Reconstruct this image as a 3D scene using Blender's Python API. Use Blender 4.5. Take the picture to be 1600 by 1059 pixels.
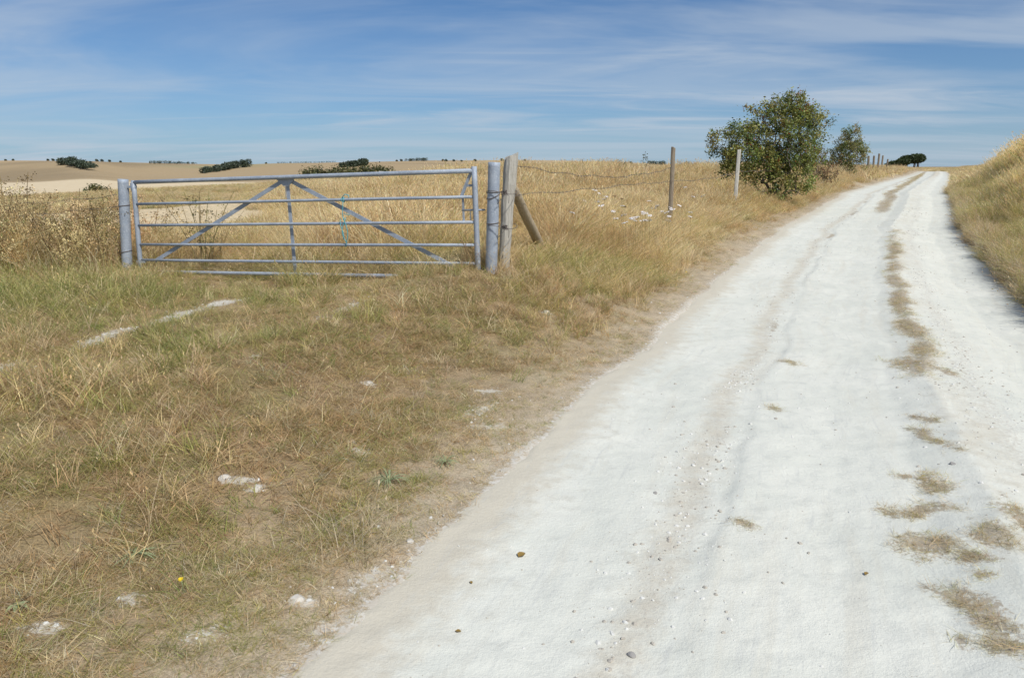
import bpy, math, random
import numpy as np
from mathutils import Vector, Matrix

# ------------------------------------------------------------------ scene, camera, sky, sun
for o in list(bpy.data.objects):
    bpy.data.objects.remove(o, do_unlink=True)
scene = bpy.context.scene
COL = scene.collection
R = math.radians

EYE = 1.6
PITCH = R(12.57)
cam_data = bpy.data.cameras.new('camera')
cam_data.sensor_width = 36.0
cam_data.lens = 27.0
cam_data.clip_start = 0.05
cam_data.clip_end = 20000
cam = bpy.data.objects.new('camera', cam_data)
cam.location = (0, 0, EYE)
cam.rotation_euler = (R(90) - PITCH, 0, 0)
COL.objects.link(cam)
scene.camera = cam

SUN_AZ = 142.0      # clockwise from +Y
SUN_EL = 50.0
sd = Vector((math.sin(R(SUN_AZ)) * math.cos(R(SUN_EL)), math.cos(R(SUN_AZ)) * math.cos(R(SUN_EL)), math.sin(R(SUN_EL))))
sun_data = bpy.data.lights.new('sun', 'SUN')
sun_data.energy = 4.0
sun_data.angle = R(0.6)
sun_data.color = (1.0, 0.965, 0.905)
sun = bpy.data.objects.new('sun', sun_data)
sun.rotation_euler = sd.to_track_quat('Z', 'Y').to_euler()
sun.location = (20, -20, 40)
COL.objects.link(sun)

scene.cycles.max_bounces = 6
scene.cycles.diffuse_bounces = 3
scene.cycles.glossy_bounces = 2
scene.cycles.transmission_bounces = 3
scene.view_settings.view_transform = 'Standard'
scene.view_settings.look = 'None'
scene.view_settings.exposure = 0.0
scene.view_settings.gamma = 1.0
scene.view_settings.use_curve_mapping = False


class NT:
    """small helper to write node trees"""
    def __init__(self, tree):
        self.t = tree
        for n in list(tree.nodes):
            tree.nodes.remove(n)

    def n(self, kind, **kw):
        nd = self.t.nodes.new(kind)
        for k, v in kw.items():
            setattr(nd, k, v)
        return nd

    def l(self, a, b):
        self.t.links.new(a, b)

    def math(self, op, a, b=None, c=None, clamp=False):
        nd = self.n('ShaderNodeMath', operation=op)
        nd.use_clamp = clamp
        for i, v in enumerate((a, b, c)):
            if v is None:
                continue
            if isinstance(v, (int, float)):
                nd.inputs[i].default_value = v
            else:
                self.l(v, nd.inputs[i])
        return nd.outputs[0]

    def mix(self, fac, a, b, blend='MIX'):
        nd = self.n('ShaderNodeMix', data_type='RGBA', blend_type=blend)
        nd.clamp_factor = True
        for s, v in ((nd.inputs[0], fac), (nd.inputs[6], a), (nd.inputs[7], b)):
            if isinstance(v, (int, float)):
                s.default_value = v
            elif isinstance(v, tuple):
                s.default_value = v + (1,) if len(v) == 3 else v
            else:
                self.l(v, s)
        return nd.outputs[2]

    def noise(self, vec, scale, detail=4, rough=0.55, dist=0.0, dim='3D'):
        nd = self.n('ShaderNodeTexNoise', noise_dimensions=dim)
        nd.inputs['Scale'].default_value = scale
        nd.inputs['Detail'].default_value = detail
        nd.inputs['Roughness'].default_value = rough
        nd.inputs['Distortion'].default_value = dist
        if vec is not None:
            self.l(vec, nd.inputs['Vector'])
        return nd.outputs[0]

    def ramp(self, fac, lo, hi, a=0.0, b=1.0, smooth=True):
        nd = self.n('ShaderNodeMapRange')
        if smooth:
            nd.interpolation_type = 'SMOOTHSTEP'
        self.l(fac, nd.inputs[0])
        for i, v in ((1, lo), (2, hi), (3, a), (4, b)):
            nd.inputs[i].default_value = v
        return nd.outputs[0]

    def mapping(self, vec, loc=(0, 0, 0), rot=(0, 0, 0), scale=(1, 1, 1)):
        nd = self.n('ShaderNodeMapping')
        nd.inputs['Location'].default_value = loc
        nd.inputs['Rotation'].default_value = rot
        nd.inputs['Scale'].default_value = scale
        self.l(vec, nd.inputs['Vector'])
        return nd.outputs[0]


# ---- sky: clear summer blue with thin cirrus over the whole dome
world = bpy.data.worlds.new('World')
scene.world = world
world.use_nodes = True
w = NT(world.node_tree)
sky = w.n('ShaderNodeTexSky', sky_type='NISHITA')
sky.sun_disc = False
sky.sun_elevation = R(SUN_EL)
sky.sun_rotation = R(SUN_AZ)
sky.altitude = 0
sky.air_density = 0.8
sky.dust_density = 0.2
sky.ozone_density = 5.0
tc = w.n('ShaderNodeTexCoord')
sx = w.n('ShaderNodeSeparateXYZ')
w.l(tc.outputs['Generated'], sx.inputs[0])
zc = w.math('MAXIMUM', sx.outputs[2], 0.0)
zp = w.math('ADD', zc, 0.09)
cx = w.math('DIVIDE', sx.outputs[0], zp)
cy = w.math('DIVIDE', sx.outputs[1], zp)
cb = w.n('ShaderNodeCombineXYZ')
w.l(cx, cb.inputs[0]); w.l(cy, cb.inputs[1])
plane = cb.outputs[0]
v1 = w.mapping(plane, loc=(3.2, 1.4, 0), rot=(0, 0, R(-28)), scale=(0.26, 0.55, 1))
n1 = w.noise(v1, 1.0, 5, 0.54, 1.2)
v2 = w.mapping(plane, loc=(8.1, 4.0, 0), rot=(0, 0, R(33)), scale=(0.34, 1.0, 1))
n2 = w.noise(v2, 1.0, 7, 0.60, 1.6)
v3 = w.mapping(plane, loc=(1.0, 9.0, 0), rot=(0, 0, R(4)), scale=(0.18, 0.4, 1))
n3 = w.noise(v3, 1.0, 3, 0.5, 0.4)
c1 = w.ramp(n1, 0.38, 0.68)
c2 = w.ramp(n2, 0.40, 0.68)
c3 = w.ramp(n3, 0.36, 0.62)
cc = w.math('ADD', w.math('MULTIPLY', c1, 0.60), w.math('MULTIPLY', w.math('MULTIPLY', c2, 0.6), c3))
cc = w.math('MULTIPLY', cc, 0.78, clamp=True)
hz = w.math('EXPONENT', w.math('MULTIPLY', zc, -13.0))
cc = w.math('ADD', cc, 0.03, clamp=True)
blue = w.mix(1.0, sky.outputs[0], (.56, .84, 1.04), 'MULTIPLY')
blue = w.mix(w.math('MULTIPLY', hz, 0.72), blue, (4.5, 5.75, 7.3))
skyc = w.mix(cc, blue, (6.2, 7.1, 8.2))
bg = w.n('ShaderNodeBackground')
bg.inputs['Strength'].default_value = 0.082
w.l(skyc, bg.inputs[0])
wo = w.n('ShaderNodeOutputWorld')
w.l(bg.outputs[0], wo.inputs[0])

# ------------------------------------------------------------------ TERRAIN BEGIN
def sstep(a, b, x):
    t = np.clip((x - a) / (b - a), 0, 1)
    return t * t * (3 - 2 * t)

def vnoise(x, y, seed=0):
    x = np.asarray(x, float); y = np.asarray(y, float)
    ix = np.floor(x).astype(np.int64); iy = np.floor(y).astype(np.int64)
    fx = x - ix; fy = y - iy
    def h(i, j):
        n = (i * 374761393 + j * 668265263 + seed * 1274126177) & 0xffffffff
        n = ((n ^ (n >> 13)) * 1274126177) & 0xffffffff
        n = (n ^ (n >> 16)) & 0xffffff
        return n / float(0xffffff)
    u = fx * fx * (3 - 2 * fx); v = fy * fy * (3 - 2 * fy)
    return (h(ix, iy) * (1 - u) + h(ix + 1, iy) * u) * (1 - v) + (h(ix, iy + 1) * (1 - u) + h(ix + 1, iy + 1) * u) * v

def fbm(x, y, f, o=4, seed=0):
    s = 0; a = 0.5; t = 0
    for i in range(o):
        s = s + a * vnoise(x * f + 17.3 * i, y * f - 9.1 * i, seed + i); t += a
        f *= 2.03; a *= 0.5
    return s / t

def smooth_curve(pts, w=2.0):
    ys = np.array([p[0] for p in pts], float); xs = np.array([p[1] for p in pts], float)
    g = np.arange(ys[0], ys[-1], 0.25); v = np.interp(g, ys, xs)
    k = int(w / 0.25) * 2 + 1
    vp = np.concatenate([2 * v[0] - v[k:0:-1], v, 2 * v[-1] - v[-2:-k - 2:-1]])
    v = np.convolve(vp, np.ones(k) / k, 'same')[k:-k]
    return lambda y: np.interp(y, g, v)

_xl = smooth_curve([(-12, -6.7), (-6, -4.2), (2.17, -.76), (4.24, .11), (7.17, 1.29), (9.8, 2.48), (16, 5.43), (29, 12.3), (67, 33.5), (106, 54.8), (300, 165)], 1.2)
_T = smooth_curve([(-12, 0), (8, .03), (12, .13), (16, .28), (22, .48), (29, .68), (45, .80), (67, .88), (106, 1.07), (125, 1.0), (200, 1.5), (300, 1.3)], 2)
_B = smooth_curve([(-12, 1.3), (0, 1.5), (14, 1.75), (20, 1.98), (26, 1.9), (32, 1.52), (45, .95), (80, .45), (110, .25), (300, .2)], 2)
WID = 3.9
FENCE = [(-60, 24), (-20, 14.2), (-4.9, 9.95), (-.2, 8.25), (2.9, 13.7), (5.4, 18.4), (11, 29), (31.6, 67), (53, 106), (106, 203)]

def track_l(y):
    return _xl(y) + (fbm(np.asarray(y, float), np.asarray(y, float) * 0 + 3.3, 0.9, 3, 5) - .5) * 0.28

def edges(x, y):
    """metres outside the left and the right edge of the track"""
    xl = track_l(y)
    return (xl - x) * .9, (x - (xl + WID)) * .9

def behind(x, y):
    return y - np.interp(x, [p[0] for p in FENCE], [p[1] for p in FENCE])

def field(x, y):
    a = np.where(y < 8, .4 + .030 * (y - 8), .4 + 1.1 * (1 - np.exp(-np.maximum(y - 8, 0) / 30)))
    n = np.maximum(-x, 0)
    return a - .045 * n * n / (n + 1.2)

def height(x, y, fine=True):
    x = np.asarray(x, float); y = np.asarray(y, float)
    dl, dr = edges(x, y)
    T = _T(y)
    F = field(x, y)
    z = np.where(dl > 0, T + (F - T) * sstep(0, np.interp(y, [7, 12], [2.4, 1.7]), dl), T)
    lip = .15 * sstep(45, 12, y)
    dr0 = dr; dr = np.where(dr > -.5, dr + (fbm(x, y, 3.2, 3, 121) - .5) * .22 * sstep(.9, .1, np.abs(dr)), dr)
    bk = lip * sstep(-.02, .14, dr) + (_B(y) - lip) * sstep(-.1, 3.6, dr) + .012 * np.clip(dr - 4, 0, 40)
    z = np.where(dr0 > -.12, T + bk, z); dr = dr0
    z = z + (dr > .4) * sstep(.4, 2.0, dr) * sstep(120, 60, y) * (fbm(x, y, .55, 3, 161) - .5) * .38
    z = z + .17 * np.exp(-((x - .15) / 1.1) ** 2 - ((y - 8.55) / .85) ** 2) - .12 * np.exp(-((x + 2.7) / 1.25) ** 2 - ((y - 8.9) / .9) ** 2)
    r = np.hypot(x, y); az = np.degrees(np.arctan2(x, y))
    wv = sstep(20, 2, az) * sstep(-150, -110, az)
    und = (fbm(x, y, 1 / 260., 3, 41) - .5)
    lob = (fbm(az * 1.0, az * 0 + 2, 1 / 7., 2, 51) - .5)
    z = z + wv * sstep(48, 250, r) * (-7 - z)
    htop = 1.6 + np.interp(az, [-60, -33, -26, -19, -14, -6, 0, 10, 30], [15, 9.5, 7, 4.5, 5.5, 11, 11.5, 10, 6]) * 0.95
    hill = sstep(480, 1150, r + lob * 420 + und * 160)
    z = z + wv * (htop + 7) * hill - np.clip(r - 1300, 0, 9000) * .012
    z = z + wv * und * 5 * sstep(250, 600, r) * (1 - sstep(900, 1200, r))
    z = np.where(y < -12, z * 1.0, z)
    if fine:
        e = np.clip(np.maximum(dl, dr) / .5, 0, 1)
        near = 1 - sstep(20, 90, r)
        z = z + e * near * ((fbm(x, y, 1.1, 3, 7) - .5) * .10 + (fbm(x, y, 6.0, 3, 8) - .5) * .035)
        z = z + sstep(5, 30, r) * (1 - sstep(70, 200, r)) * e * (fbm(x, y, .16, 2, 9) - .5) * .35 * (dl > 0)
    return z
# ------------------------------------------------------------------ TERRAIN END

# ------------------------------------------------------------------ mesh helpers
def link(o, parent=None):
    COL.objects.link(o)
    if parent is not None:
        o.parent = parent
    return o

def tag(o, label=None, cat=None, group=None, kind=None):
    if label: o['label'] = label
    if cat: o['category'] = cat
    if group: o['group'] = group
    if kind: o['kind'] = kind
    return o

def make_mesh(name, V, F, mat=None, smooth=False):
    """F: list of tuples, or an (n,3)/(n,4) int array"""
    me = bpy.data.meshes.new(name)
    V = np.asarray(V, np.float32)
    if isinstance(F, np.ndarray):
        k = F.shape[1]; n = len(F)
        me.vertices.add(len(V)); me.vertices.foreach_set('co', V.ravel())
        me.loops.add(n * k); me.loops.foreach_set('vertex_index', F.astype(np.int32).ravel())
        me.polygons.add(n)
        me.polygons.foreach_set('loop_start', np.arange(0, n * k, k, dtype=np.int32))
        if smooth:
            me.polygons.foreach_set('use_smooth', np.ones(n, bool))
        me.update(calc_edges=True)
    else:
        me.from_pydata([tuple(map(float, v)) for v in V], [], F)
        if smooth:
            me.polygons.foreach_set('use_smooth', np.ones(len(me.polygons), bool))
        me.update()
    if mat: me.materials.append(mat)
    return me

def vattr(me, name, arr, typ='FLOAT'):
    a = me.attributes.new(name, typ, 'POINT')
    arr = np.asarray(arr, np.float32 if typ != 'INT' else np.int32)
    a.data.foreach_set({'FLOAT': 'value', 'INT': 'value', 'FLOAT_VECTOR': 'vector', 'FLOAT_COLOR': 'color'}[typ], arr.ravel())

def obj(name, me, parent=None, loc=None):
    o = bpy.data.objects.new(name, me)
    if loc is not None: o.location = loc
    return link(o, parent)

def empty(name, loc=(0, 0, 0)):
    o = bpy.data.objects.new(name, None)
    o.empty_display_size = .1
    o.location = loc
    return link(o)

def tube(pts, rad, sides=8, cap=True):
    """verts, faces of a round tube along pts"""
    pts = [Vector(p) for p in pts]
    n = len(pts)
    if isinstance(rad, (int, float)): rad = [rad] * n
    V, F = [], []
    ref = None
    for i, p in enumerate(pts):
        d = (pts[min(i + 1, n - 1)] - pts[max(i - 1, 0)])
        if d.length < 1e-9: d = Vector((0, 0, 1))
        d.normalize()
        if ref is None:
            ref = d.orthogonal().normalized()
        ref = (ref - d * ref.dot(d))
        ref = ref.normalized() if ref.length > 1e-6 else d.orthogonal().normalized()
        b = d.cross(ref)
        for k in range(sides):
            a = 2 * math.pi * k / sides
            V.append(p + (ref * math.cos(a) + b * math.sin(a)) * rad[i])
        if i:
            o = (i - 1) * sides
            for k in range(sides):
                k2 = (k + 1) % sides
                F.append((o + k, o + k2, o + sides + k2, o + sides + k))
    if cap:
        F.append(tuple(range(sides))[::-1])
        F.append(tuple(range((n - 1) * sides, n * sides)))
    return V, F

def merge(*parts):
    V, F = [], []
    for v, f in parts:
        o = len(V)
        V += list(v); F += [tuple(i + o for i in q) for q in f]
    return V, F

def tube_obj(name, pts, rad, mat, parent=None, sides=10, smooth=True, loc=None):
    V, F = tube(pts, rad, sides)
    return obj(name, make_mesh(name, V, F, mat, smooth), parent, loc)

# ------------------------------------------------------------------ materials
def mat(name):
    m = bpy.data.materials.new(name)
    m.use_nodes = True
    t = NT(m.node_tree)
    out = t.n('ShaderNodeOutputMaterial')
    return m, t, out

def principled(t, out, color, rough=.8, spec=.25, metal=0.0, normal=None):
    b = t.n('ShaderNodeBsdfPrincipled')
    if isinstance(color, tuple): b.inputs['Base Color'].default_value = color + (1,)
    else: t.l(color, b.inputs['Base Color'])
    if isinstance(rough, (int, float)): b.inputs['Roughness'].default_value = rough
    else: t.l(rough, b.inputs['Roughness'])
    b.inputs['Specular IOR Level'].default_value = spec
    b.inputs['Metallic'].default_value = metal
    if normal is not None: t.l(normal, b.inputs['Normal'])
    t.l(b.outputs[0], out.inputs[0])
    return b

def bump(t, h, strength=.5, dist=.02, prev=None):
    b = t.n('ShaderNodeBump')
    b.inputs['Strength'].default_value = strength
    b.inputs['Distance'].default_value = dist
    t.l(h, b.inputs['Height'])
    if prev is not None: t.l(prev, b.inputs['Normal'])
    return b.outputs[0]

def attr(t, name, kind='GEOMETRY'):
    a = t.n('ShaderNodeAttribute', attribute_name=name)
    a.attribute_type = kind
    return a

def pos(t):
    return t.n('ShaderNodeNewGeometry').outputs['Position']

# ground: colours of soil, thatch and fields come as a vertex colour, grain from noise
M_ground, t, out = mat('ground')
ca = attr(t, 'col'); ch = attr(t, 'chalk'); nr = attr(t, 'near')
P = pos(t)
nf = t.noise(P, 95, 7, .78); nm = t.noise(P, 7, 5, .6); nl = t.noise(P, .35, 6, .65)
k = t.math('ADD', t.math('MULTIPLY', t.math('SUBTRACT', nf, .5), 2.6), t.math('MULTIPLY', nm, .9))
k = t.math('ADD', k, .55)
k = t.math('ADD', t.math('MULTIPLY', t.math('SUBTRACT', k, 1.0), t.math('MULTIPLY', nr.outputs['Fac'], 1.0)), 1.0)
k2 = t.math('ADD', t.math('MULTIPLY', nl, .36), .82)
kk = t.math('MULTIPLY', k, k2)
cbn = t.n('ShaderNodeCombineXYZ')
for i in range(3): t.l(kk, cbn.inputs[i])
c0 = t.mix(1.0, ca.outputs['Color'], cbn.outputs[0], 'MULTIPLY')
thr = t.math('ADD', ch.outputs['Fac'], t.math('MULTIPLY', t.math('SUBTRACT', t.noise(P, 30, 7, .74), .5), 2.0))
cm = t.ramp(thr, .38, .68)
chc = t.mix(t.ramp(t.noise(P, 20, 5, .65), .42, .7), (.56, .515, .435), (.68, .665, .61))
c1 = t.mix(cm, c0, chc)
bh = t.math('ADD', t.math('MULTIPLY', nm, .5), nf)
principled(t, out, c1, .95, .1, normal=bump(t, bh, .4, .02))

# chalk of the track
M_chalk, t, out = mat('chalk')
du = attr(t, 'dust'); so = attr(t, 'soil'); gr_ = attr(t, 'grit')
P = pos(t)
na = t.noise(P, 1.3, 6, .62, .5); nb = t.noise(P, 9, 6, .65); ncn = t.noise(P, 48, 5, .7); nd2 = t.noise(P, 170, 3, .6)
cl = t.mix(t.ramp(na, .3, .7), (.65, .66, .59), (.725, .725, .65))
cl = t.mix(t.ramp(nb, .50, .70, 0, .65), cl, (.59, .60, .545))
dthr = t.math('ADD', du.outputs['Fac'], t.math('MULTIPLY', t.math('SUBTRACT', nb, .5), .9))
cl = t.mix(t.ramp(dthr, .25, .85, 0, .92), cl, (.575, .53, .43))
gthr = t.math('ADD', gr_.outputs['Fac'], t.math('MULTIPLY', t.math('SUBTRACT', ncn, .5), 2.0))
cl = t.mix(t.ramp(gthr, .6, 1.0, 0, .55), cl, (.48, .44, .38))
sthr = t.math('ADD', so.outputs['Fac'], t.math('MULTIPLY', t.math('SUBTRACT', t.noise(P, 34, 7, .75), .5), 2.2))
cl = t.mix(t.ramp(sthr, .46, .80, 0, .85), cl, (.39, .33, .245))
spk = t.ramp(t.noise(P, 75, 2, .5), .70, .76, 0, .5)
cl = t.mix(spk, cl, (.42, .38, .32))
tv = attr(t, 'tuv').outputs['Vector']
str1 = t.noise(t.mapping(tv, scale=(7, .55, 1)), 1.0, 6, .65)
str2 = t.noise(t.mapping(tv, scale=(26, 1.6, 1)), 1.0, 5, .65)
cl = t.mix(t.ramp(str1, .50, .70, 0, .35), cl, (.615, .58, .485))
cl = t.mix(t.ramp(str2, .55, .72, 0, .35), cl, (.50, .51, .49))
hb = t.math('ADD', t.math('MULTIPLY', nb, .55), t.math('ADD', t.math('MULTIPLY', ncn, .6), t.math('MULTIPLY', nd2, .22)))
principled(t, out, cl, .95, .08, normal=bump(t, hb, .45, .02))

def foliage_mat(name, trans=.35, instanced=True, noise_amt=0.0):
    m, t, out = mat(name)
    if instanced:
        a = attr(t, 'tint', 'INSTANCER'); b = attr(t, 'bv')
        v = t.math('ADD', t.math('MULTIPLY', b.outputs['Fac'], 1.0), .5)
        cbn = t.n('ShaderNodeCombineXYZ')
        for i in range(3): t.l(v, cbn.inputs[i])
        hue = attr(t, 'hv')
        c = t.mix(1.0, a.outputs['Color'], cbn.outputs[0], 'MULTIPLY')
        c = t.mix(t.math('MULTIPLY', hue.outputs['Fac'], .65), c, (.66, .52, .30))
    else:
        c = attr(t, 'col').outputs['Color']
    d = t.n('ShaderNodeBsdfDiffuse'); t.l(c, d.inputs[0])
    tr = t.n('ShaderNodeBsdfTranslucent'); t.l(c, tr.inputs[0])
    ms = t.n('ShaderNodeMixShader'); ms.inputs[0].default_value = trans
    t.l(d.outputs[0], ms.inputs[1]); t.l(tr.outputs[0], ms.inputs[2])
    gl = t.n('ShaderNodeBsdfGlossy'); gl.inputs['Roughness'].default_value = .5
    gl.inputs[0].default_value = (1, 1, 1, 1)
    m2 = t.n('ShaderNodeMixShader'); m2.inputs[0].default_value = .025
    t.l(ms.outputs[0], m2.inputs[1]); t.l(gl.outputs[0], m2.inputs[2])
    t.l(m2.outputs[0], out.inputs[0])
    return m
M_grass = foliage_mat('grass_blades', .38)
M_leaf = foliage_mat('leaves', .3, False)

# ------------------------------------------------------------------ ground sheet
def ground_colour(x, y):
    dl, dr = edges(x, y); s = behind(x, y)
    r = np.hypot(x, y); az = np.degrees(np.arctan2(x, y))
    n1 = fbm(x, y, .45, 4, 21); n2 = fbm(x, y, 1.8, 4, 22); n3 = fbm(x, y, 1 / 60., 4, 23)
    def C(*c): return np.array(c)[None, :]
    col = np.broadcast_to(C(.285, .20, .108), (len(x), 3)).copy()
    def mixc(c, wgt):
        nonlocal col
        w_ = np.clip(wgt, 0, 1)[:, None]
        col = col * (1 - w_) + C(*c) * w_
    mixc((.42, .32, .19), sstep(.45, .7, n1) * .6)
    mixc((.23, .19, .085), sstep(.5, .75, n2) * .6)
    # dusty rim along the track
    mixc((.60, .53, .425), 1.3 * np.exp(-np.maximum(dl, 0) / .26) * (dl > -.5) * (.35 + .9 * n2))
    mixc((.42, .345, .24), np.exp(-np.maximum(dl, 0) / .85) * (dl > -.5) * .75)
    mixc((.15, .105, .065), (dr > 0) * sstep(.55, .2, dr))  # darker brown band along the foot of the right bank
    mixc((.30, .21, .10), (dr > .6) * 1.0)
    # tall grass field floor
    mixc((.30, .215, .10), sstep(0, 1.5, s) * (dl > .5))
    # stubble patch left of the gate field
    st = stubble(x, y)
    mixc((.62, .50, .32), st)
    # greener rough pasture past it
    ps = sstep(-14, -20, az) * sstep(25, 31, r + (n1 - .5) * 6) * (1 - sstep(75, 110, r))
    mixc((.36, .285, .145), ps)
    mixc((.27, .25, .11), ps * sstep(.42, .66, n1) * .8)
    # distant fields
    far = sstep(110, 160, r) * (az < 24)
    mixc((.42, .325, .20), far)
    pale = far * sstep(560, 530, r + (fbm(az, az * 0, .12, 2, 61) - .5) * 120) * sstep(-13, -19, az)
    mixc((.66, .54, .36), pale)
    hillw = far * sstep(520, 560, r)
    mixc((.40, .30, .175), hillw * .9)
    mixc((.31, .235, .14), hillw * sstep(.45, .62, fbm(x, y, 1 / 210., 4, 62)))
    mixc((.47, .35, .205), hillw * sstep(.52, .66, fbm(x, y, 1 / 330., 3, 63)) * .8)
    mixc((.30, .30, .16), hillw * np.exp(-((az + 20.5) / 3.2) ** 2) * sstep(900, 960, r) * sstep(1090, 1010, r) * .6)
    mixc((.60, .46, .29), hillw * sstep(-6, 0, az) * .35)
    # bare chalk
    chalk = np.zeros(len(x))
    for (px_, py_, sx_, sy_, ang, a) in PATCHES:
        c_, s_ = math.cos(ang), math.sin(ang)
        ex = ((x - px_) * c_ + (y - py_) * s_) / sx_; ey = (-(x - px_) * s_ + (y - py_) * c_) / sy_
        chalk = np.maximum(chalk, a * np.exp(-(ex * ex + ey * ey)))
    chalk = np.maximum(chalk, .62 * np.exp(-np.maximum(dl, 0) / .10) * (dl > -.6))
    chalk = np.maximum(chalk, .25 * np.exp(-np.maximum(dl, 0) / .8) * sstep(.5, .75, n2) * (dl > 0))
    chalk = np.maximum(chalk, .5 * (dr > -.3) * sstep(.16, .0, dr))
    return col, chalk, (1 - sstep(25, 110, r))

def stubble(x, y):
    r = np.hypot(x, y); az = np.degrees(np.arctan2(x, y))
    n = fbm(x, y, .5, 3, 31) - .5
    return sstep(-15.5, -19, az + n * 5) * sstep(15.2, 16.8, r + n * 2.5) * (1 - sstep(25.5, 28, r + n * 6))

# bare patches worn into the turf: x, y, half sizes, heading, strength
PATCHES = [(-1.34, 3.49, .13, .05, .1, .80), (-1.22, 3.44, .08, .04, .6, .78), (-.85, 3.98, .085, .07, 0, 1.05), (-.89, 4.10, .06, .04, 0, .8),
           (-.98, 5.05, .07, .05, 0, .9), (-.17, 5.14, .11, .06, 0, .9), (-.20, 4.80, .28, .10, .9, .62), (-.16, 4.53, .22, .12, .4, .60),
           (-2.92, 7.62, .36, .13, 1.25, 1.0), (-3.10, 7.0, .60, .17, 1.28, .88), (-3.35, 6.2, .6, .18, 1.3, .72), (-3.7, 5.3, .7, .16, 1.25, .5), (-1.62, 6.95, .75, .15, 1.2, .60),
           (-.77, 2.56, .07, .045, 0, .9), (-1.42, 2.56, .08, .06, 0, .75), (-1.6, 2.35, .10, .07, 0, .7), (-1.05, 2.35, .12, .06, .3, .65),
           (-.55, 2.75, .20, .09, 1.0, .6), (-.62, 2.45, .22, .08, .9, .6), (.33, 7.35, .10, .07, 0, .8), (-1.9, 4.4, .16, .08, .4, .5),
           (.05, 8.9, .28, .16, .3, .55), (-1.3, 10.4, .5, .3, .3, .5), (-2.4, 9.4, .9, .25, -.3, .45), (-1.85, 5.4, .07, .05, 0, .7)]

az_f = np.radians(np.arange(-46, 46.01, .19))
az_b = np.radians(np.concatenate([np.arange(48, 180, 3.0), np.arange(-180, -46.5, 3.0)]))
AZ = np.sort(np.concatenate([az_f, az_b]))
RR = np.concatenate([[.25, .5, .8, 1.1], np.geomspace(1.3, 14, 260), np.geomspace(14.2, 130, 200), np.geomspace(132, 1500, 190), np.geomspace(1550, 9000, 14)])
ga, gr = np.meshgrid(AZ, RR)
gx = (gr * np.sin(ga)).ravel(); gy = (gr * np.cos(ga)).ravel()
gz = height(gx, gy)
dl, dr = edges(gx, gy)
inside = np.maximum(dl, dr)
gz = gz - np.where(gy < 118, .09 * sstep(.0, -.22, inside), 0)
nA, nR = len(AZ), len(RR)
V = np.stack([gx, gy, gz], 1)
V = np.vstack([V, [[0, 0, -.09]]])
i = np.arange(nR - 1)[:, None] * nA; j = np.arange(nA)[None, :]; j2 = (j + 1) % nA
Fq = np.stack([i + j, i + j2, i + nA + j2, i + nA + j], -1).reshape(-1, 4)[:, ::-1]
me = make_mesh('ground', V, Fq, M_ground, True)
col, chalk, near = ground_colour(V[:, 0], V[:, 1])
vattr(me, 'col', np.concatenate([col, np.ones((len(col), 1))], 1), 'FLOAT_COLOR')
vattr(me, 'chalk', chalk); vattr(me, 'near', near)
tag(obj('ground', me), kind='structure')

# ------------------------------------------------------------------ chalk track
# worn mats of turf left on the crown: x, y, half sizes
CROWN = [(1.93, 3.35, .19, .075), (1.79, 3.03, .16, .16), (1.65, 2.62, .10, .12), (1.7, 2.48, .11, .19), (1.67, 2.3, .085, .11), (1.54, 2.34, .045, .055), (1.83, 2.71, .035, .05), (1.89, 2.87, .10, .09),
         (2.07, 3.06, .10, .16), (2.27, 3.15, .10, .26), (2.47, 4.3, .065, .33), (2.6, 4.65, .055, .15), (2.16, 3.65, .09, .15), (2.06, 3.79, .07, .06), (1.09, 3.24, .06, .07), (2.32, 6.21, .085, .15), (1.79, 4.96, .06, .10), (3.35, 5.7, .10, .17), (3.23, 6.0, .21, .36),
         (1.75, 1.9, .15, .2), (1.6, 1.5, .12, .2)]
def crown_patches(x, y):
    wx = (fbm(x, y, 7, 3, 141) - .5) * .14; wy = (fbm(x, y, 7, 3, 142) - .5) * .16
    m = np.zeros(np.shape(x))
    for (a, b, c, d) in CROWN:
        m = np.maximum(m, np.exp(-(((x + wx - a) / c) ** 2 + ((y + wy - b) / d) ** 2)))
    return m

def track_profile(u, y):
    """relief across the track, u metres from the left edge"""
    wob = (fbm(y, y * 0 + 1.7, .22, 2, 71) - .5) * .30
    p = np.interp(u - wob * sstep(.3, 1.0, u) * sstep(3.8, 3.2, u),
                  [-.4, -.1, .0, .5, .95, 1.185, 1.235, 1.75, 2.15, 2.45, 2.8, 3.25, 3.55, 3.9, 4.2],
                  [-.10, -.02, .0, -.02, -.020, -.016, -.012, -.016, .0, .055, .02, -.03, -.018, .012, -.02])
    am = sstep(.36, .58, fbm(y, y * 0 + 8.2, .55, 3, 151))
    hf = (fbm(u * 2 + y, y, 4.5, 3, 152) - .5) * .07
    return p + .009 * am * (sstep(1.17, 1.23, u - wob + hf) - sstep(1.25, 1.7, u - wob))

ys = np.concatenate([np.linspace(-11, .6, 60), np.geomspace(.7, 12, 420)[1:], np.geomspace(12.05, 119, 330)])
us = np.linspace(-.34, WID + .34, 170)
yy, uu = np.meshgrid(ys, us, indexing='ij')
yy = yy.ravel(); uu = uu.ravel()
xx = track_l(yy) + uu
zz = _T(yy) + track_profile(uu, yy)
fad = 1 - sstep(30, 90, yy)
zz = zz + fad * ((fbm(xx * 2.2, yy * .6, 1.6, 3, 81) - .5) * .014 + (fbm(xx, yy, 11.0, 3, 82) - .5) * .012)
edge = np.minimum(uu, WID - uu)
zz = zz - sstep(.03, -.30, edge + (fbm(xx, yy, 4.0, 4, 83) - .5) * .26) * .12
nu = len(us); nyv = len(ys)
i = np.arange(nyv - 1)[:, None] * nu; j = np.arange(nu - 1)[None, :]
Fq = np.stack([i + j, i + j + 1, i + nu + j + 1, i + nu + j], -1).reshape(-1, 4)
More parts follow.
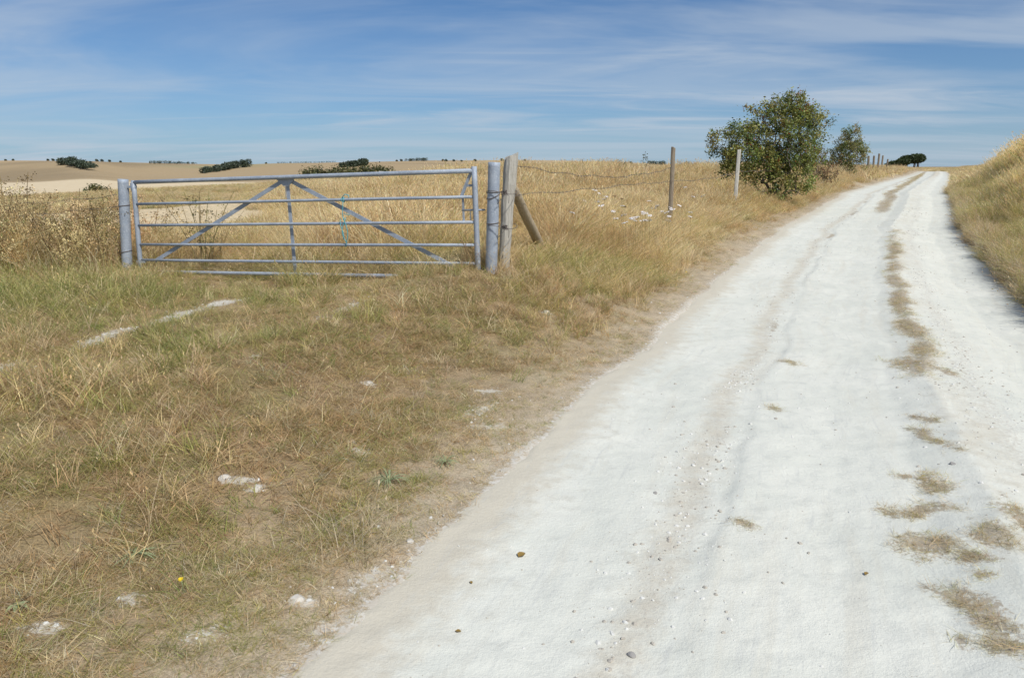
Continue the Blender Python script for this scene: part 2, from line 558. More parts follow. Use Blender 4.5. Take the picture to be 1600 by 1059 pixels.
me = make_mesh('chalk_track', np.stack([xx, yy, zz], 1), Fq, M_chalk, True)
nn = fbm(xx, yy, 1.4, 4, 84)
dust = np.exp(-np.maximum(uu - .05, 0) / .30) * 1.1 + np.exp(-np.maximum(WID - uu, 0) / .14) * .7 + .55 * np.exp(-((uu - 1.02) / .17) ** 2) + .45 * np.exp(-((uu - 2.6) / .3) ** 2) * (.5 + nn) \
    + .45 * sstep(35, 90, yy)
soil = crown_patches(xx, yy) * .95
soil = np.maximum(soil, (.62 + .45 * sstep(.38, .6, fbm(xx, yy, 1.6, 3, 131))) * np.exp(-((uu - 2.47) / .15) ** 2) * sstep(5.4, 5.9, yy) * sstep(17.5, 14, yy))
soil = np.maximum(soil, 1.0 * np.exp(-((uu - 1.9 + .012 * (yy - 18)) / .28) ** 2) * sstep(19, 22, yy) * sstep(.33, .45, fbm(xx * 0 + 3, yy, .12, 3, 87)))
soil = np.maximum(soil, .9 * np.exp(-((uu - 1.15) / .08) ** 2) * sstep(.55, .68, fbm(xx, yy, .9, 3, 88)) * sstep(4, 9, yy))
soil = np.maximum(soil, .85 * np.exp(-((uu - 1.0) / .16) ** 2) * sstep(45, 60, yy))
grit = .55 * np.exp(-((uu - 1.05) / .13) ** 2) + .62 * np.exp(-((uu - 2.82) / .2) ** 2) + .12
vattr(me, 'dust', np.clip(dust, 0, 1)); vattr(me, 'soil', np.clip(soil, 0, 1)); vattr(me, 'grit', grit)
vattr(me, 'tuv', np.stack([uu, yy, 0 * uu], 1), 'FLOAT_VECTOR')
tag(obj('chalk_track', me), kind='structure')

def track_z(x, y):
    u = x - track_l(y)
    return _T(y) + track_profile(u, y) + (1 - sstep(30, 90, y)) * ((fbm(x * 2.2, y * .6, 1.6, 3, 81) - .5) * .014 + (fbm(x, y, 11.0, 3, 82) - .5) * .012)

def soil_at(x, y):
    u = x - track_l(y)
    a = (.62 + .45 * sstep(.38, .6, fbm(x, y, 1.6, 3, 131))) * np.exp(-((u - 2.47) / .16) ** 2) * sstep(5.2, 5.9, y) * sstep(18.5, 14, y)
    b = crown_patches(x, y)
    c = np.exp(-((u - 1.9 + .012 * (y - 18)) / .26) ** 2) * sstep(19, 22, y) * sstep(.33, .45, fbm(x * 0 + 3, y, .12, 3, 87))
    e = .8 * np.exp(-((u - 1.0) / .16) ** 2) * sstep(45, 60, y)
    return np.maximum.reduce([a, b, c, e])

# ------------------------------------------------------------------ grass: tuft shapes
def blades(rng, n, hmin, hmax, width, spread, lean, curve, seg=3, heads=0, head_size=.012, lie=0.0, dryfrac=.3, bias=(0, 0), stemw=None):
    """one tuft of n curved tapering blades; heads of them carry a seed head"""
    V, F, bv, hv = [], [], [], []
    for q in range(n):
        a = rng.uniform(0, 2 * math.pi); rr = spread * math.sqrt(rng.random())
        bx, by = rr * math.cos(a), rr * math.sin(a)
        h = rng.uniform(hmin, hmax)
        la = rng.uniform(0, 2 * math.pi)
        le = lean * rng.random() ** .7
        if rng.random() < lie: le = rng.uniform(1.0, 1.45)
        dx, dy = math.cos(la) * math.sin(le) + bias[0], math.sin(la) * math.sin(le) + bias[1]
        dz = math.cos(le)
        cv = curve * rng.uniform(.2, 1.0)
        wdt = width * rng.uniform(.6, 1.25)
        head = q < heads
        if head and stemw: wdt = stemw
        fa = rng.uniform(0, math.pi)
        fx, fy = math.cos(fa), math.sin(fa)
        o = len(V)
        b = rng.uniform(0, 1); hvv = rng.random() * .9 if rng.random() < dryfrac else 0.0
        for s_ in range(seg + 1):
            t_ = s_ / seg
            x = bx + h * (dx * t_ + math.cos(la) * cv * t_ * t_)
            y = by + h * (dy * t_ + math.sin(la) * cv * t_ * t_)
            z = h * (dz * t_ - .55 * cv * t_ * t_)
            z = max(z, .004 + .006 * t_)
            ww = wdt * (1 - .85 * t_ ** 1.6) * .5 if not head else wdt * .5
            V += [(x - fx * ww, y - fy * ww, z), (x + fx * ww, y + fy * ww, z)]
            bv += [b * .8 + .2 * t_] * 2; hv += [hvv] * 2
            if s_:
                i_ = o + (s_ - 1) * 2
                F.append((i_, i_ + 1, i_ + 3, i_ + 2))
        if head:
            hs = head_size * rng.uniform(.7, 1.3); hl = hs * 5
            x0, y0, z0 = x, y, z
            for fx2, fy2 in ((fx, fy), (-fy, fx)):
                o = len(V)
                ex, ey = math.cos(la) * .4, math.sin(la) * .4
                V += [(x0, y0, z0 - hl * .1), (x0 + fx2 * hs + ex * hl * .4, y0 + fy2 * hs + ey * hl * .4, z0 + hl * .35),
                      (x0 + ex * hl, y0 + ey * hl, z0 + hl * .9), (x0 - fx2 * hs + ex * hl * .4, y0 - fy2 * hs + ey * hl * .4, z0 + hl * .35)]
                F.append((o, o + 1, o + 2, o + 3)); bv += [.75] * 4; hv += [.55] * 4
    return V, F, bv, hv

def tuft_collection(name, builders):
    c = bpy.data.collections.new(name)
    for k_, (V, F, bv, hv) in enumerate(builders):
        me = make_mesh(name, V, F, M_grass)
        vattr(me, 'bv', bv); vattr(me, 'hv', hv)
        o = bpy.data.objects.new('%s_%02d' % (name, k_), me)
        c.objects.link(o)
    return c, len(builders)

rg = random.Random(11)
short_c = tuft_collection('short_tuft', [blades(rg, 20, .03, .10, .0034, .05, .9, .7, 3, lie=.35, dryfrac=.45) for _ in range(6)])
mat_c = tuft_collection('thatch_tuft', [blades(rg, 18, .04, .12, .0030, .07, 1.3, .4, 3, lie=.8, dryfrac=.6) for _ in range(5)])
mid_c = tuft_collection('mid_tuft', [blades(rg, 22, .10, .26, .0040, .06, .55, .75, 4, heads=2, head_size=.004, dryfrac=.35, stemw=.0025) for _ in range(6)])
stalk_c = tuft_collection('stalk_tuft', [blades(rg, 3, .16, .38, .0016, .05, .6, .8, 6, heads=2, head_size=.0032, dryfrac=.6, stemw=.0014) for _ in range(8)])
tall_c = tuft_collection('tall_tuft', [blades(rg, 26, .25, .62, .0048, .10, .42, .55, 5, heads=7, head_size=.0048, dryfrac=.4, bias=(.10, 0), stemw=.0035) for _ in range(7)])
tallw_c = tuft_collection('tall_wide_tuft', [blades(rg, 30, .26, .64, .0095, .22, .46, .5, 4, heads=7, head_size=.0085, dryfrac=.4, bias=(.10, 0), stemw=.005) for _ in range(6)])
farw_c = tuft_collection('far_tuft', [blades(rg, 22, .25, .55, .035, .55, .40, .40, 2, heads=4, head_size=.018, dryfrac=.4, bias=(.1, 0), stemw=.014) for _ in range(5)])

def geo_scatter(name, coll, x, y, z, scale, rotz, tint, label, cat, tilt=.12, sxy=None, seed=0):
    """one stuff object: tufts instanced on points"""
    rng = np.random.default_rng(seed + 1000)
    n = len(x)
    me = bpy.data.meshes.new(name)
    me.vertices.add(n)
    me.vertices.foreach_set('co', np.stack([x, y, z], 1).astype(np.float32).ravel())
    sxy = scale if sxy is None else sxy
    vattr(me, 'scl', np.stack([sxy, sxy, scale], 1), 'FLOAT_VECTOR')
    vattr(me, 'rot', np.stack([rng.normal(0, tilt, n), rng.normal(0, tilt, n), rotz], 1), 'FLOAT_VECTOR')
    vattr(me, 'pick', rng.integers(0, coll[1], n), 'INT')
    vattr(me, 'tint', np.concatenate([tint, np.ones((n, 1))], 1), 'FLOAT_COLOR')
    o = obj(name, me)
    ng = bpy.data.node_groups.new(name, 'GeometryNodeTree')
    ng.interface.new_socket('Geometry', in_out='INPUT', socket_type='NodeSocketGeometry')
    ng.interface.new_socket('Geometry', in_out='OUTPUT', socket_type='NodeSocketGeometry')
    N = ng.nodes
    gi = N.new('NodeGroupInput'); go = N.new('NodeGroupOutput')
    ci = N.new('GeometryNodeCollectionInfo')
    ci.inputs['Collection'].default_value = coll[0]
    ci.inputs['Separate Children'].default_value = True
    ci.inputs['Reset Children'].default_value = True
    ip = N.new('GeometryNodeInstanceOnPoints')
    ip.inputs['Pick Instance'].default_value = True
    def na(nm, typ):
        a = N.new('GeometryNodeInputNamedAttribute'); a.data_type = typ
        a.inputs['Name'].default_value = nm
        return a.outputs['Attribute']
    L = ng.links.new
    L(gi.outputs[0], ip.inputs['Points']); L(ci.outputs[0], ip.inputs['Instance'])
    L(na('pick', 'INT'), ip.inputs['Instance Index'])
    L(na('rot', 'FLOAT_VECTOR'), ip.inputs['Rotation'])
    L(na('scl', 'FLOAT_VECTOR'), ip.inputs['Scale'])
    L(ip.outputs[0], go.inputs[0])
    md = o.modifiers.new('tufts', 'NODES'); md.node_group = ng
    tag(o, label, cat, kind='stuff')
    return o

def sector(rng, r0, r1, a0, a1, dens):
    a0, a1 = math.radians(a0), math.radians(a1)
    n = int(.5 * (a1 - a0) * (r1 * r1 - r0 * r0) * dens)
    r = np.sqrt(rng.random(n) * (r1 * r1 - r0 * r0) + r0 * r0); a = rng.random(n) * (a1 - a0) + a0
    return r * np.sin(a), r * np.cos(a)

GOLD = np.array((.79, .605, .30)); STRAW = np.array((.86, .715, .44)); BROWN = np.array((0.526, 0.360, 0.179)); TAN = np.array((0.679, 0.536, 0.318))
GREEN = np.array((.27, .31, .08)); OLIVE = np.array((.45, .42, .13)); GREY = np.array((0.600, 0.534, 0.378))

def palette(rng, wts):
    """weights: list of (colour, array) -> one colour per point, picked at random by weight, slightly jittered"""
    W = np.stack([np.broadcast_to(w_, wts[0][1].shape) for _, w_ in wts], 1); W = np.maximum(W, 0) + 1e-6
    W = W / W.sum(1, keepdims=True)
    cum = np.cumsum(W, 1); u = rng.random(len(W))[:, None]
    idx = (u > cum[:, :-1]).sum(1)
    c = np.stack([w_[0] for w_ in wts])[idx]
    return np.clip(c * rng.normal(1, .13, (len(c), 1)) * rng.normal(1, .04, (len(c), 3)), .01, .9)

def patch_mask(x, y, pts):
    m = np.zeros(len(x))
    for (cx_, cy_, rx, ry, a) in pts:
        m = np.maximum(m, a * np.exp(-(((x - cx_) / rx) ** 2 + ((y - cy_) / ry) ** 2)))
    return m

def chalk_mask(x, y):
    m = np.zeros(len(x))
    for (px_, py_, sx_, sy_, ang, a) in PATCHES:
        c_, s_ = math.cos(ang), math.sin(ang)
        ex = ((x - px_) * c_ + (y - py_) * s_) / (sx_ * 1.05); ey = (-(x - px_) * s_ + (y - py_) * c_) / (sy_ * 1.05)
        m = np.maximum(m, a * np.exp(-(ex * ex + ey * ey)))
    return m

GREENS = [(-5.2, 8.0, 2.2, .9, 1.6), (-3.6, 8.6, 1.0, .5, 1.2), (-4.0, 6.9, .9, .5, 1.0), (-2.3, 5.8, .8, .45, .9), (-.62, 3.62, .35, .3, .7), (-1.1, 3.1, .5, .25, .6), (-1.0, 2.35, .3, .2, .6), (.6, 9.1, .5, .4, .9), (-.9, 9.3, .5, .4, 1.0),
          (-3.4, 9.5, 1.2, .5, .7), (1.6, 9.6, .8, .6, .6), (-1.9, 3.6, .5, .3, .5), (.25, 4.6, .3, .3, .5), (-1.4, 6.2, .6, .4, .4), (-.3, 6.5, .6, .4, .4), (-6.5, 7, 1.5, 1.2, .6)]
LONG = [(-3.3, 4.6, 1.1, .8, 1.0), (-3.9, 6.0, 1.0, .8, .6), (-5.5, 8.3, 2.0, .9, .9), (-.6, 7.0, .9, .7, .55), (-2.2, 5.7, .6, .4, .5), (.4, 8.0, .9, .6, .7), (-2.4, 3.6, .7, .4, .45)]

rng = np.random.default_rng(5)
def verge_points(bands, az0=-52, az1=14):
    X, Y = [], []
    for r0, r1, d in bands:
        x, y = sector(rng, r0, r1, az0, az1, d); X.append(x); Y.append(y)
    return np.concatenate(X), np.concatenate(Y)

def lowland(x, y):
    """1 on the grazed verge in front of gate and fence, 0 in the tall growth"""
    dl, dr = edges(x, y); s = behind(x, y)
    tall_right = .8 * sstep(.9, 1.6, dl) * sstep(8.3, 9.6, y + .25 * x)
    inf = sstep(.35, -.25, s + (fbm(x, y, .8, 2, 33) - .5) * .8)
    return (dl > 0) * inf * (1 - tall_right)

# short turf of the verge
x, y = verge_points([(1.3, 3.2, 2300), (3.2, 5, 1500), (5, 8, 820), (8, 14, 420), (14, 40, 110)], -52, 26)
dl, dr = edges(x, y)
nz = fbm(x, y, 2.6, 3, 91); nz2 = fbm(x, y, .8, 3, 92)
keep = lowland(x, y) * (.40 + .60 * sstep(-.05, .40, dl + (nz - .5) * .5)) * (.25 + .75 * sstep(.34, .56, nz)) * (1 - sstep(.35, .8, chalk_mask(x, y)))
k_ = rng.random(len(x)) < keep
x, y, dl, nz, nz2 = x[k_], y[k_], dl[k_], nz[k_], nz2[k_]
r = np.hypot(x, y)
g = patch_mask(x, y, GREENS); dusty = np.exp(-dl / .55)
tint = palette(rng, [(GREEN, .20 + 1.8 * g + .4 * sstep(.5, .66, nz)), (OLIVE, .28 + 1.3 * g), (BROWN, 1.2 * (1 - .5 * dusty) * (.4 + sstep(.35, .6, nz2))), (TAN, .38 + .3 * dusty), (STRAW, .06), (GREY, .10 + 1.3 * dusty)])
tint *= (.93 + .2 * dusty)[:, None]
hh = (.46 + .70 * nz2) * (.55 + .45 * sstep(0, .9, dl)) * rng.uniform(.7, 1.3, len(x))
sel = rng.random(len(x)) < (.58 + .25 * dusty)
for msk, coll_, nm, lb, sc_ in ((~sel, short_c, 'verge_turf', 'short dry grass mixed brown and green on the verge before the gate', 1.0), (sel, mat_c, 'verge_thatch', 'flattened dead grass litter lying on the verge beside the chalk track', 1.0)):
    xs_, ys_ = x[msk], y[msk]
    wid = 1 + .06 * np.clip(r[msk] - 4, 0, 20)
    geo_scatter(nm, coll_, xs_, ys_, height(xs_, ys_) - .004, hh[msk] * sc_, rng.random(msk.sum()) * 6.283, tint[msk], lb, 'grass', .15, sxy=hh[msk] * wid, seed=1)

# longer clumps
x, y = verge_points([(1.5, 4, 48), (4, 8, 125), (8, 13, 130), (13, 40, 40)], -52, 27)
dl, dr = edges(x, y)
lg = patch_mask(x, y, LONG); nz = fbm(x, y, 1.3, 3, 93)
low = (dl > .12) * sstep(.9, .1, behind(x, y)) + (behind(x, y) > 0) * 0
tr_ = sstep(.25, .8, dl) * sstep(8.0, 9.2, y + .25 * x)
rut = chalk_mask(x, y)
keep = np.clip(low, 0, 1) * np.clip(.05 + .9 * lg + .45 * sstep(.5, .7, nz) + .6 * tr_ + .25 * sstep(5.5, 8.0, y) + .4 * sstep(-3.2, -4.5, x), 0, 1) * sstep(.15, .9, dl) * (1 - sstep(.15, .38, rut))
k_ = rng.random(len(x)) < keep
x, y, lg, nz, dl = x[k_], y[k_], lg[k_], nz[k_], dl[k_]
g = patch_mask(x, y, GREENS)
tint = palette(rng, [(GREEN, .14 + 2.2 * g), (OLIVE, .5 + 1.8 * g), (BROWN, .5 + 0 * x), (GOLD, .4 + 0 * x), (TAN, .4 + 0 * x), (STRAW, .1 + 0 * x)])
tint *= .95
hh = (.50 + .5 * lg + .4 * nz) * rng.uniform(.7, 1.25, len(x)) * (1 - .62 * sstep(-1.1, -.3, behind(x, y)) * (x < -.7) * (x > -4.3))
geo_scatter('verge_long_grass', mid_c, x, y, height(x, y) - .006, hh, rng.random(len(x)) * 6.283, tint, 'longer clumps of half-dry grass scattered over the verge before the gate', 'grass', .2, sxy=hh * (1 + .05 * np.clip(np.hypot(x, y) - 5, 0, 20)), seed=2)

# single dry seed stalks
x, y = verge_points([(1.5, 4, 26), (4, 9, 34), (9, 16, 18)], -52, 20)
dl, dr = edges(x, y)
nz = fbm(x, y, .9, 3, 94)
k_ = (rng.random(len(x)) < (.25 + .9 * sstep(.4, .65, nz)) * sstep(.1, .6, dl)) & (behind(x, y) < .2) & (chalk_mask(x, y) < .35)
x, y = x[k_], y[k_]
hh = rng.uniform(.55, 1.15, len(x))
tint = palette(rng, [(STRAW, 1 + 0 * x), (TAN, 1 + 0 * x), (GOLD, .6 + 0 * x)])
geo_scatter('seed_stalks', stalk_c, x, y, height(x, y) - .004, hh, rng.random(len(x)) * 6.283, tint, 'thin straw-coloured seed stalks standing above the verge turf', 'grass', .22, seed=3)

# tall golden grass of the field behind gate and fence
def tall_keep(x, y):
    dl, dr = edges(x, y); s = behind(x, y)
    st = stubble(x, y)
    az = np.degrees(np.arctan2(x, y)); r = np.hypot(x, y)
    past = sstep(-14, -19, az) * sstep(24, 28, r)
    a = sstep(-.1, .5, s + (fbm(x, y, .8, 2, 33) - .5) * .5)
    b = sstep(.35, 1.15, dl + (fbm(x, y, .9, 2, 35) - .5) * .5) * sstep(8.3, 9.8, y + .25 * x)
    gateway = patch_mask(x, y, [(-2.4, 9.9, 1.6, .9, .8), (-1.5, 10.8, 1.1, 1.0, .75)])
    return np.maximum(a, b) * (dl > .3) * (1 - st) * (1 - .75 * past) * (1 - gateway), past

def tall_tint(x, y, rng):
    dl, dr = edges(x, y); az = np.degrees(np.arctan2(x, y)); r = np.hypot(x, y)
    n1 = fbm(x, y, .35, 3, 95); n2 = fbm(x, y, 1.2, 3, 96)
    left = sstep(-13, -24, az)
    g = patch_mask(x, y, GREENS)
    return palette(rng, [(GOLD, .9 * (1 - .4 * left) * (.5 + n1)), (STRAW, .9 * (1 - .3 * left) * (.3 + 1.4 * sstep(.35, .65, fbm(x, y, .6, 3, 111)))), (BROWN, .25 + .3 * left + 1.0 * sstep(.5, .66, n2)), (TAN, .35 + .45 * left), (OLIVE, .12 + .35 * left + 1.5 * g + .3 * sstep(2.0, .6, dl) + .2 * sstep(.5, .7, n1)), (GREEN, .02 + .15 * left + 1.0 * g)])

for nm, coll_, bands, lb in (('field_grass', tall_c, [(7.6, 11, 330), (11, 17, 230)], 'tall golden dry grass behind the metal gate and along the wire fence'),
                             ('field_grass_beyond', tallw_c, [(17, 28, 95), (28, 48, 48)], 'golden dry grass covering the field up to its brow'),
                             ('field_grass_far', farw_c, [(48, 75, 11), (75, 125, 5)], 'pale dry grass on the far brow of the field')):
    X, Y = [], []
    for r0, r1, d in bands:
        x, y = sector(rng, r0, r1, -46, 30, d); X.append(x); Y.append(y)
    x, y = np.concatenate(X), np.concatenate(Y)
    kp, past = tall_keep(x, y)
    k_ = rng.random(len(x)) < kp
    x, y, past = x[k_], y[k_], past[k_]
    dl, dr = edges(x, y)
    tint = tall_tint(x, y, rng)
    hh = (.45 + .85 * sstep(.25, .75, fbm(x, y, .55, 3, 97))) * rng.uniform(.75, 1.25, len(x)) * (1 - .45 * past) * (.45 + .55 * sstep(.4, 2.0, dl)) * (1 - .3 * sstep(30, 80, np.hypot(x, y)))
    hh *= 1 - .60 * sstep(1.3, .1, behind(x, y)) * (x > -4.6) * (x < -.5)
    hh *= 1 - .40 * sstep(-2, -6, x) * (y > 10.2)
    geo_scatter(nm, coll_, x, y, height(x, y) - .01, hh, rng.normal(0, .9, len(x)), tint, lb, 'grass', .10, sxy=np.maximum(hh, .8), seed=4)

# bank on the right
X, Y = [], []
for r0, r1, d in ((5.5, 12, 420), (12, 20, 260), (20, 34, 110)):
    x, y = sector(rng, r0, r1, 20, 52, d); X.append(x); Y.append(y)
x, y = np.concatenate(X), np.concatenate(Y)
dl, dr = edges(x, y)
k_ = (dr > .10) & (dr < 9) & (rng.random(len(x)) < .25 + .75 * sstep(.1, .4, dr))
x, y, dr = x[k_], y[k_], dr[k_]
n1 = fbm(x, y, .4, 3, 98)
lowg = sstep(1.7, .3, dr)
tint = palette(rng, [(GOLD, .75 * (1 - .75 * lowg) + 0 * x), (STRAW, .45 * (1 - .5 * lowg)), (BROWN, .25 + .3 * lowg), (TAN, .45 + 0 * x), (OLIVE, .30 + 1.3 * lowg + .4 * sstep(.5, .7, n1)), (GREY, .35 * lowg), (GREEN, .08 + .45 * lowg)])
tint *= (1.32 - .25 * lowg)[:, None]
hh = (.36 + .55 * sstep(.1, 2.2, dr)) * (.5 + .9 * sstep(.3, .7, fbm(x, y, .9, 3, 171))) * rng.uniform(.75, 1.25, len(x))
rr_ = np.hypot(x, y)
nr_ = rr_ < 18
geo_scatter('bank_grass', tall_c, x[nr_], y[nr_], height(x[nr_], y[nr_]) - .01, hh[nr_], rng.normal(0, 1.2, nr_.sum()), tint[nr_], 'dry golden grass on the steep bank right of the chalk track', 'grass', .14, sxy=np.maximum(hh[nr_], .7), seed=6)
geo_scatter('bank_grass_beyond', tallw_c, x[~nr_], y[~nr_], height(x[~nr_], y[~nr_]) - .01, hh[~nr_], rng.normal(0, 1.2, (~nr_).sum()), tint[~nr_], 'golden grass farther up the bank right of the track', 'grass', .12, sxy=np.maximum(hh[~nr_], .7), seed=7)
X, Y = [], []
for r0, r1, d in ((34, 60, 22), (60, 125, 6), (125, 260, 1.6)):
    x, y = sector(rng, r0, r1, 18, 48, d); X.append(x); Y.append(y)
x, y = np.concatenate(X), np.concatenate(Y)
dl, dr = edges(x, y)
k_ = (dr > .3) | ((y > 119) & (np.degrees(np.arctan2(x, y)) > 19))
x, y, dr = x[k_], y[k_], dr[k_]
tint = palette(rng, [(GOLD, .8 + 0 * x), (STRAW, .4 + 0 * x), (TAN, .5 + 0 * x), (OLIVE, .25 + 0 * x)])
hh = (.35 + .5 * sstep(.3, 2.5, dr)) * rng.uniform(.7, 1.2, len(x))
geo_scatter('ridge_grass', farw_c, x, y, height(x, y) - .02, hh, rng.random(len(x)) * 6.283, tint, 'dry grass along the crest at the head of the track', 'grass', .1, sxy=np.maximum(hh, .8), seed=8)
# fringe hanging over the cut edge of the bank
n = 4200
y = rng.uniform(4, 30, n) ** 1.0; x = track_l(y) + WID + rng.uniform(.02, .34, n) / .9
tint = palette(rng, [(TAN, 1 + 0 * x), (GREY, .8 + 0 * x), (OLIVE, .5 + 0 * x), (BROWN, .6 + 0 * x)])
hh = rng.uniform(.6, 1.25, n)
geo_scatter('bank_edge_grass', mid_c, x, y, height(x, y) - .01, hh, rng.random(n) * 6.283, tint, 'grass fringe hanging over the cut edge of the right bank', 'grass', .5, sxy=hh * 1.3, seed=9)

# low mats on the crown of the track
x, y = [], []
for r0, r1, d in ((1.8, 5, 2600), (5, 10, 1500), (10, 20, 600), (20, 100, 80)):
    a, b = sector(rng, r0, r1, 14, 50, d); x.append(a); y.append(b)
x, y = np.concatenate(x), np.concatenate(y)
dl, dr = edges(x, y)
k_ = (dl < -.2) & (dr < -.2) & (rng.random(len(x)) < .95 * sstep(.35, .8, soil_at(x, y) + (fbm(x, y, 9, 3, 99) - .5) * .9))
x, y = x[k_], y[k_]
tint = palette(rng, [(GREY, 1 + 0 * x), (TAN, .6 + 0 * x), (OLIVE, .7 + 0 * x), (BROWN, .3 + 0 * x)])
r = np.hypot(x, y)
hh = rng.uniform(.28, .66, len(x)) * np.where(y > 5, .85, 1.0)
tint *= .95
geo_scatter('track_tufts', mat_c, x, y, track_z(x, y) - .004, hh, rng.random(len(x)) * 6.283, tint, 'flattened dusty grass mats along the crown of the chalk track', 'grass', .2, sxy=hh * (1 + .08 * np.clip(r - 4, 0, 30)), seed=10)

# ------------------------------------------------------------------ object materials
M_steel, t, out = mat('galvanised_steel')
tcn = t.n('ShaderNodeTexCoord').outputs['Object']
P = pos(t)
na = t.noise(P, 9, 5, .6); nb = t.noise(P, 60, 4, .6)
c = t.mix(t.ramp(na, .35, .7), (.305, .35, .415), (.39, .435, .495))
c = t.mix(t.ramp(nb, .50, .68, 0, .75), c, (.50, .54, .58))
c = t.mix(t.ramp(t.noise(P, 3.5, 6, .7), .56, .66, 0, .45), c, (.235, .26, .30))
c = t.mix(t.ramp(t.noise(P, 22, 6, .7), .66, .74, 0, .7), c, (.36, .27, .18))
principled(t, out, c, t.ramp(na, .3, .7, .55, .72), .35, .15, normal=bump(t, nb, .12, .004))

def wood_mat(name, a, b, dark):
    m, t, out = mat(name)
    P = pos(t)
    g = t.mapping(P, scale=(1, 1, .07))
    n1 = t.noise(g, 60, 5, .65); n2 = t.noise(g, 160, 4, .6); n3 = t.noise(P, 6, 5, .6)
    c = t.mix(t.ramp(n1, .3, .7), a, b)
    c = t.mix(t.ramp(n2, .58, .72, 0, .8), c, dark)
    c = t.mix(t.ramp(n3, .55, .75, 0, .5), c, tuple(v * .62 for v in a))
    hb = t.math('ADD', n1, t.math('MULTIPLY', n2, .6))
    principled(t, out, c, .9, .15, normal=bump(t, hb, .7, .012))
    return m
M_wood_pale = wood_mat('weathered_oak', (.40, .375, .32), (.54, .515, .455), (.20, .175, .13))
M_wood_dark = wood_mat('old_fence_wood', (.22, .18, .135), (.34, .285, .21), (.09, .07, .05))
M_wood_brown = wood_mat('strut_wood', (.34, .275, .19), (.50, .42, .30), (.15, .115, .08))
M_wood_white = wood_mat('bleached_wood', (.50, .48, .43), (.62, .60, .54), (.25, .23, .2))

M_wire, t, out = mat('rusty_wire')
principled(t, out, t.mix(t.noise(pos(t), 40, 3, .6), (.10, .075, .06), (.26, .24, .23)), .65, .3, .4)
M_twine, t, out = mat('blue_twine')
principled(t, out, t.mix(t.noise(pos(t), 90, 3, .6), (.05, .30, .38), (.16, .50, .55)), .7, .2)
M_bark, t, out = mat('bark')
principled(t, out, t.mix(t.noise(pos(t), 18, 5, .7), (.10, .08, .06), (.22, .185, .15)), .95, .1)
M_haw, t, out = mat('haw_berries')
principled(t, out, t.mix(t.noise(pos(t), 5, 2, .5), (.26, .035, .02), (.38, .09, .03)), .45, .35)

def plain(name, a, b, scale=40, rough=.8):
    m, t, out = mat(name)
    P = t.n('ShaderNodeTexCoord').outputs['Object']
    nn_ = t.noise(P, scale, 4, .6)
    principled(t, out, t.mix(nn_, a, b), rough, .2, normal=bump(t, nn_, .4, .004))
    return m
M_stem = plain('dry_stem', (.30, .24, .11), (.44, .36, .18))
M_petal = plain('white_petals', (.66, .60, .58), (.82, .80, .78), 120)
M_seedhead = plain('brown_seed_head', (.13, .085, .05), (.24, .16, .09), 120)
M_yellow = plain('yellow_petals', (.75, .52, .02), (.85, .64, .04), 120)
M_greenleaf = plain('grey_green_leaf', (.20, .25, .12), (.33, .37, .21), 60)
M_stone = plain('chalk_stone', (.60, .60, .56), (.78, .77, .73), 45)
M_stone_dark = plain('flint', (.22, .21, .20), (.48, .46, .43), 30)
M_deadleaf = plain('dead_leaf', (.20, .12, .04), (.38, .26, .07), 60)

# ------------------------------------------------------------------ field gate
GL = Vector((-4.79, 9.92, 1.418)); GR = Vector((-.40, 8.33, 1.567))
ux = (GR - GL); GLEN = ux.length; ux.normalize()
uy = Vector((0, 0, 1)).cross(ux).normalized()       # points away from the camera, into the field
uz = ux.cross(uy).normalized()
GH = 1.135
gate = empty('field_gate', GL - uz * GH)
gate.rotation_euler = Matrix((ux, uy, uz)).transposed().to_euler()
tag(gate, 'long galvanised metal field gate with six rails standing shut in dry grass', 'gate')
bars = [GH, GH - .272, GH - .540, GH - .785, GH - .985, GH - 1.135]
def straight(name, a, b, r, parent, m=None, sides=12):
    a = Vector(a); b = Vector(b)
    pts = [a.lerp(b, k / 6) for k in range(7)]
    return tube_obj(name, pts, r, m or M_steel, parent, sides)
tr = straight('top_rail', (.0, 0, bars[0]), (GLEN, 0, bars[0]), .0255, gate)
for q in range(1, 6):
    straight('rail', (.015 - .07 * (1 - bars[q] / GH), 0, bars[q]), (GLEN - .02, 0, bars[q]), .0175 if q < 5 else .022, gate)
hs = straight('hanging_stile', (-.07, 0, -.03), (0, 0, GH + .024), .030, gate)
ss = straight('shutting_stile', (GLEN, 0, -.03), (GLEN, 0, GH + .045), .030, gate)

def flat_bar(name, a, b, wdt, th, parent, m=None):
    """flat strip from a to b in the gate plane"""
    a = Vector(a); b = Vector(b); d = (b - a).normalized(); n = Vector((0, 1, 0)); s_ = d.cross(n).normalized()
    V = []
    for p in (a, b):
        for sx_, sy_ in ((-1, -1), (1, -1), (1, 1), (-1, 1)):
            V.append(p + s_ * (wdt / 2 * sx_) + n * (th / 2 * sy_))
    F = [(0, 1, 2, 3)[::-1], (4, 5, 6, 7), (0, 1, 5, 4), (1, 2, 6, 5), (2, 3, 7, 6), (3, 0, 4, 7)]
    return obj(name, make_mesh(name, V, F, m or M_steel), parent)
XM = GLEN * .487
flat_bar('brace', (XM - .02, .028, GH - .028), (.15, .028, bars[4] - .02), .046, .008, gate)
flat_bar('brace', (XM + .02, .038, GH - .028), (GLEN - .12, .038, bars[5] + .02), .046, .008, gate)
flat_bar('centre_upright', (XM, .048, GH - .03), (XM, .048, -.02), .044, .008, gate)
V = [(XM - .13, .022, GH - .02), (XM + .13, .022, GH - .02), (XM + .04, .022, GH - .10), (XM - .04, .022, GH - .10)]
V = V + [(a, b - .006, c) for a, b, c in V]
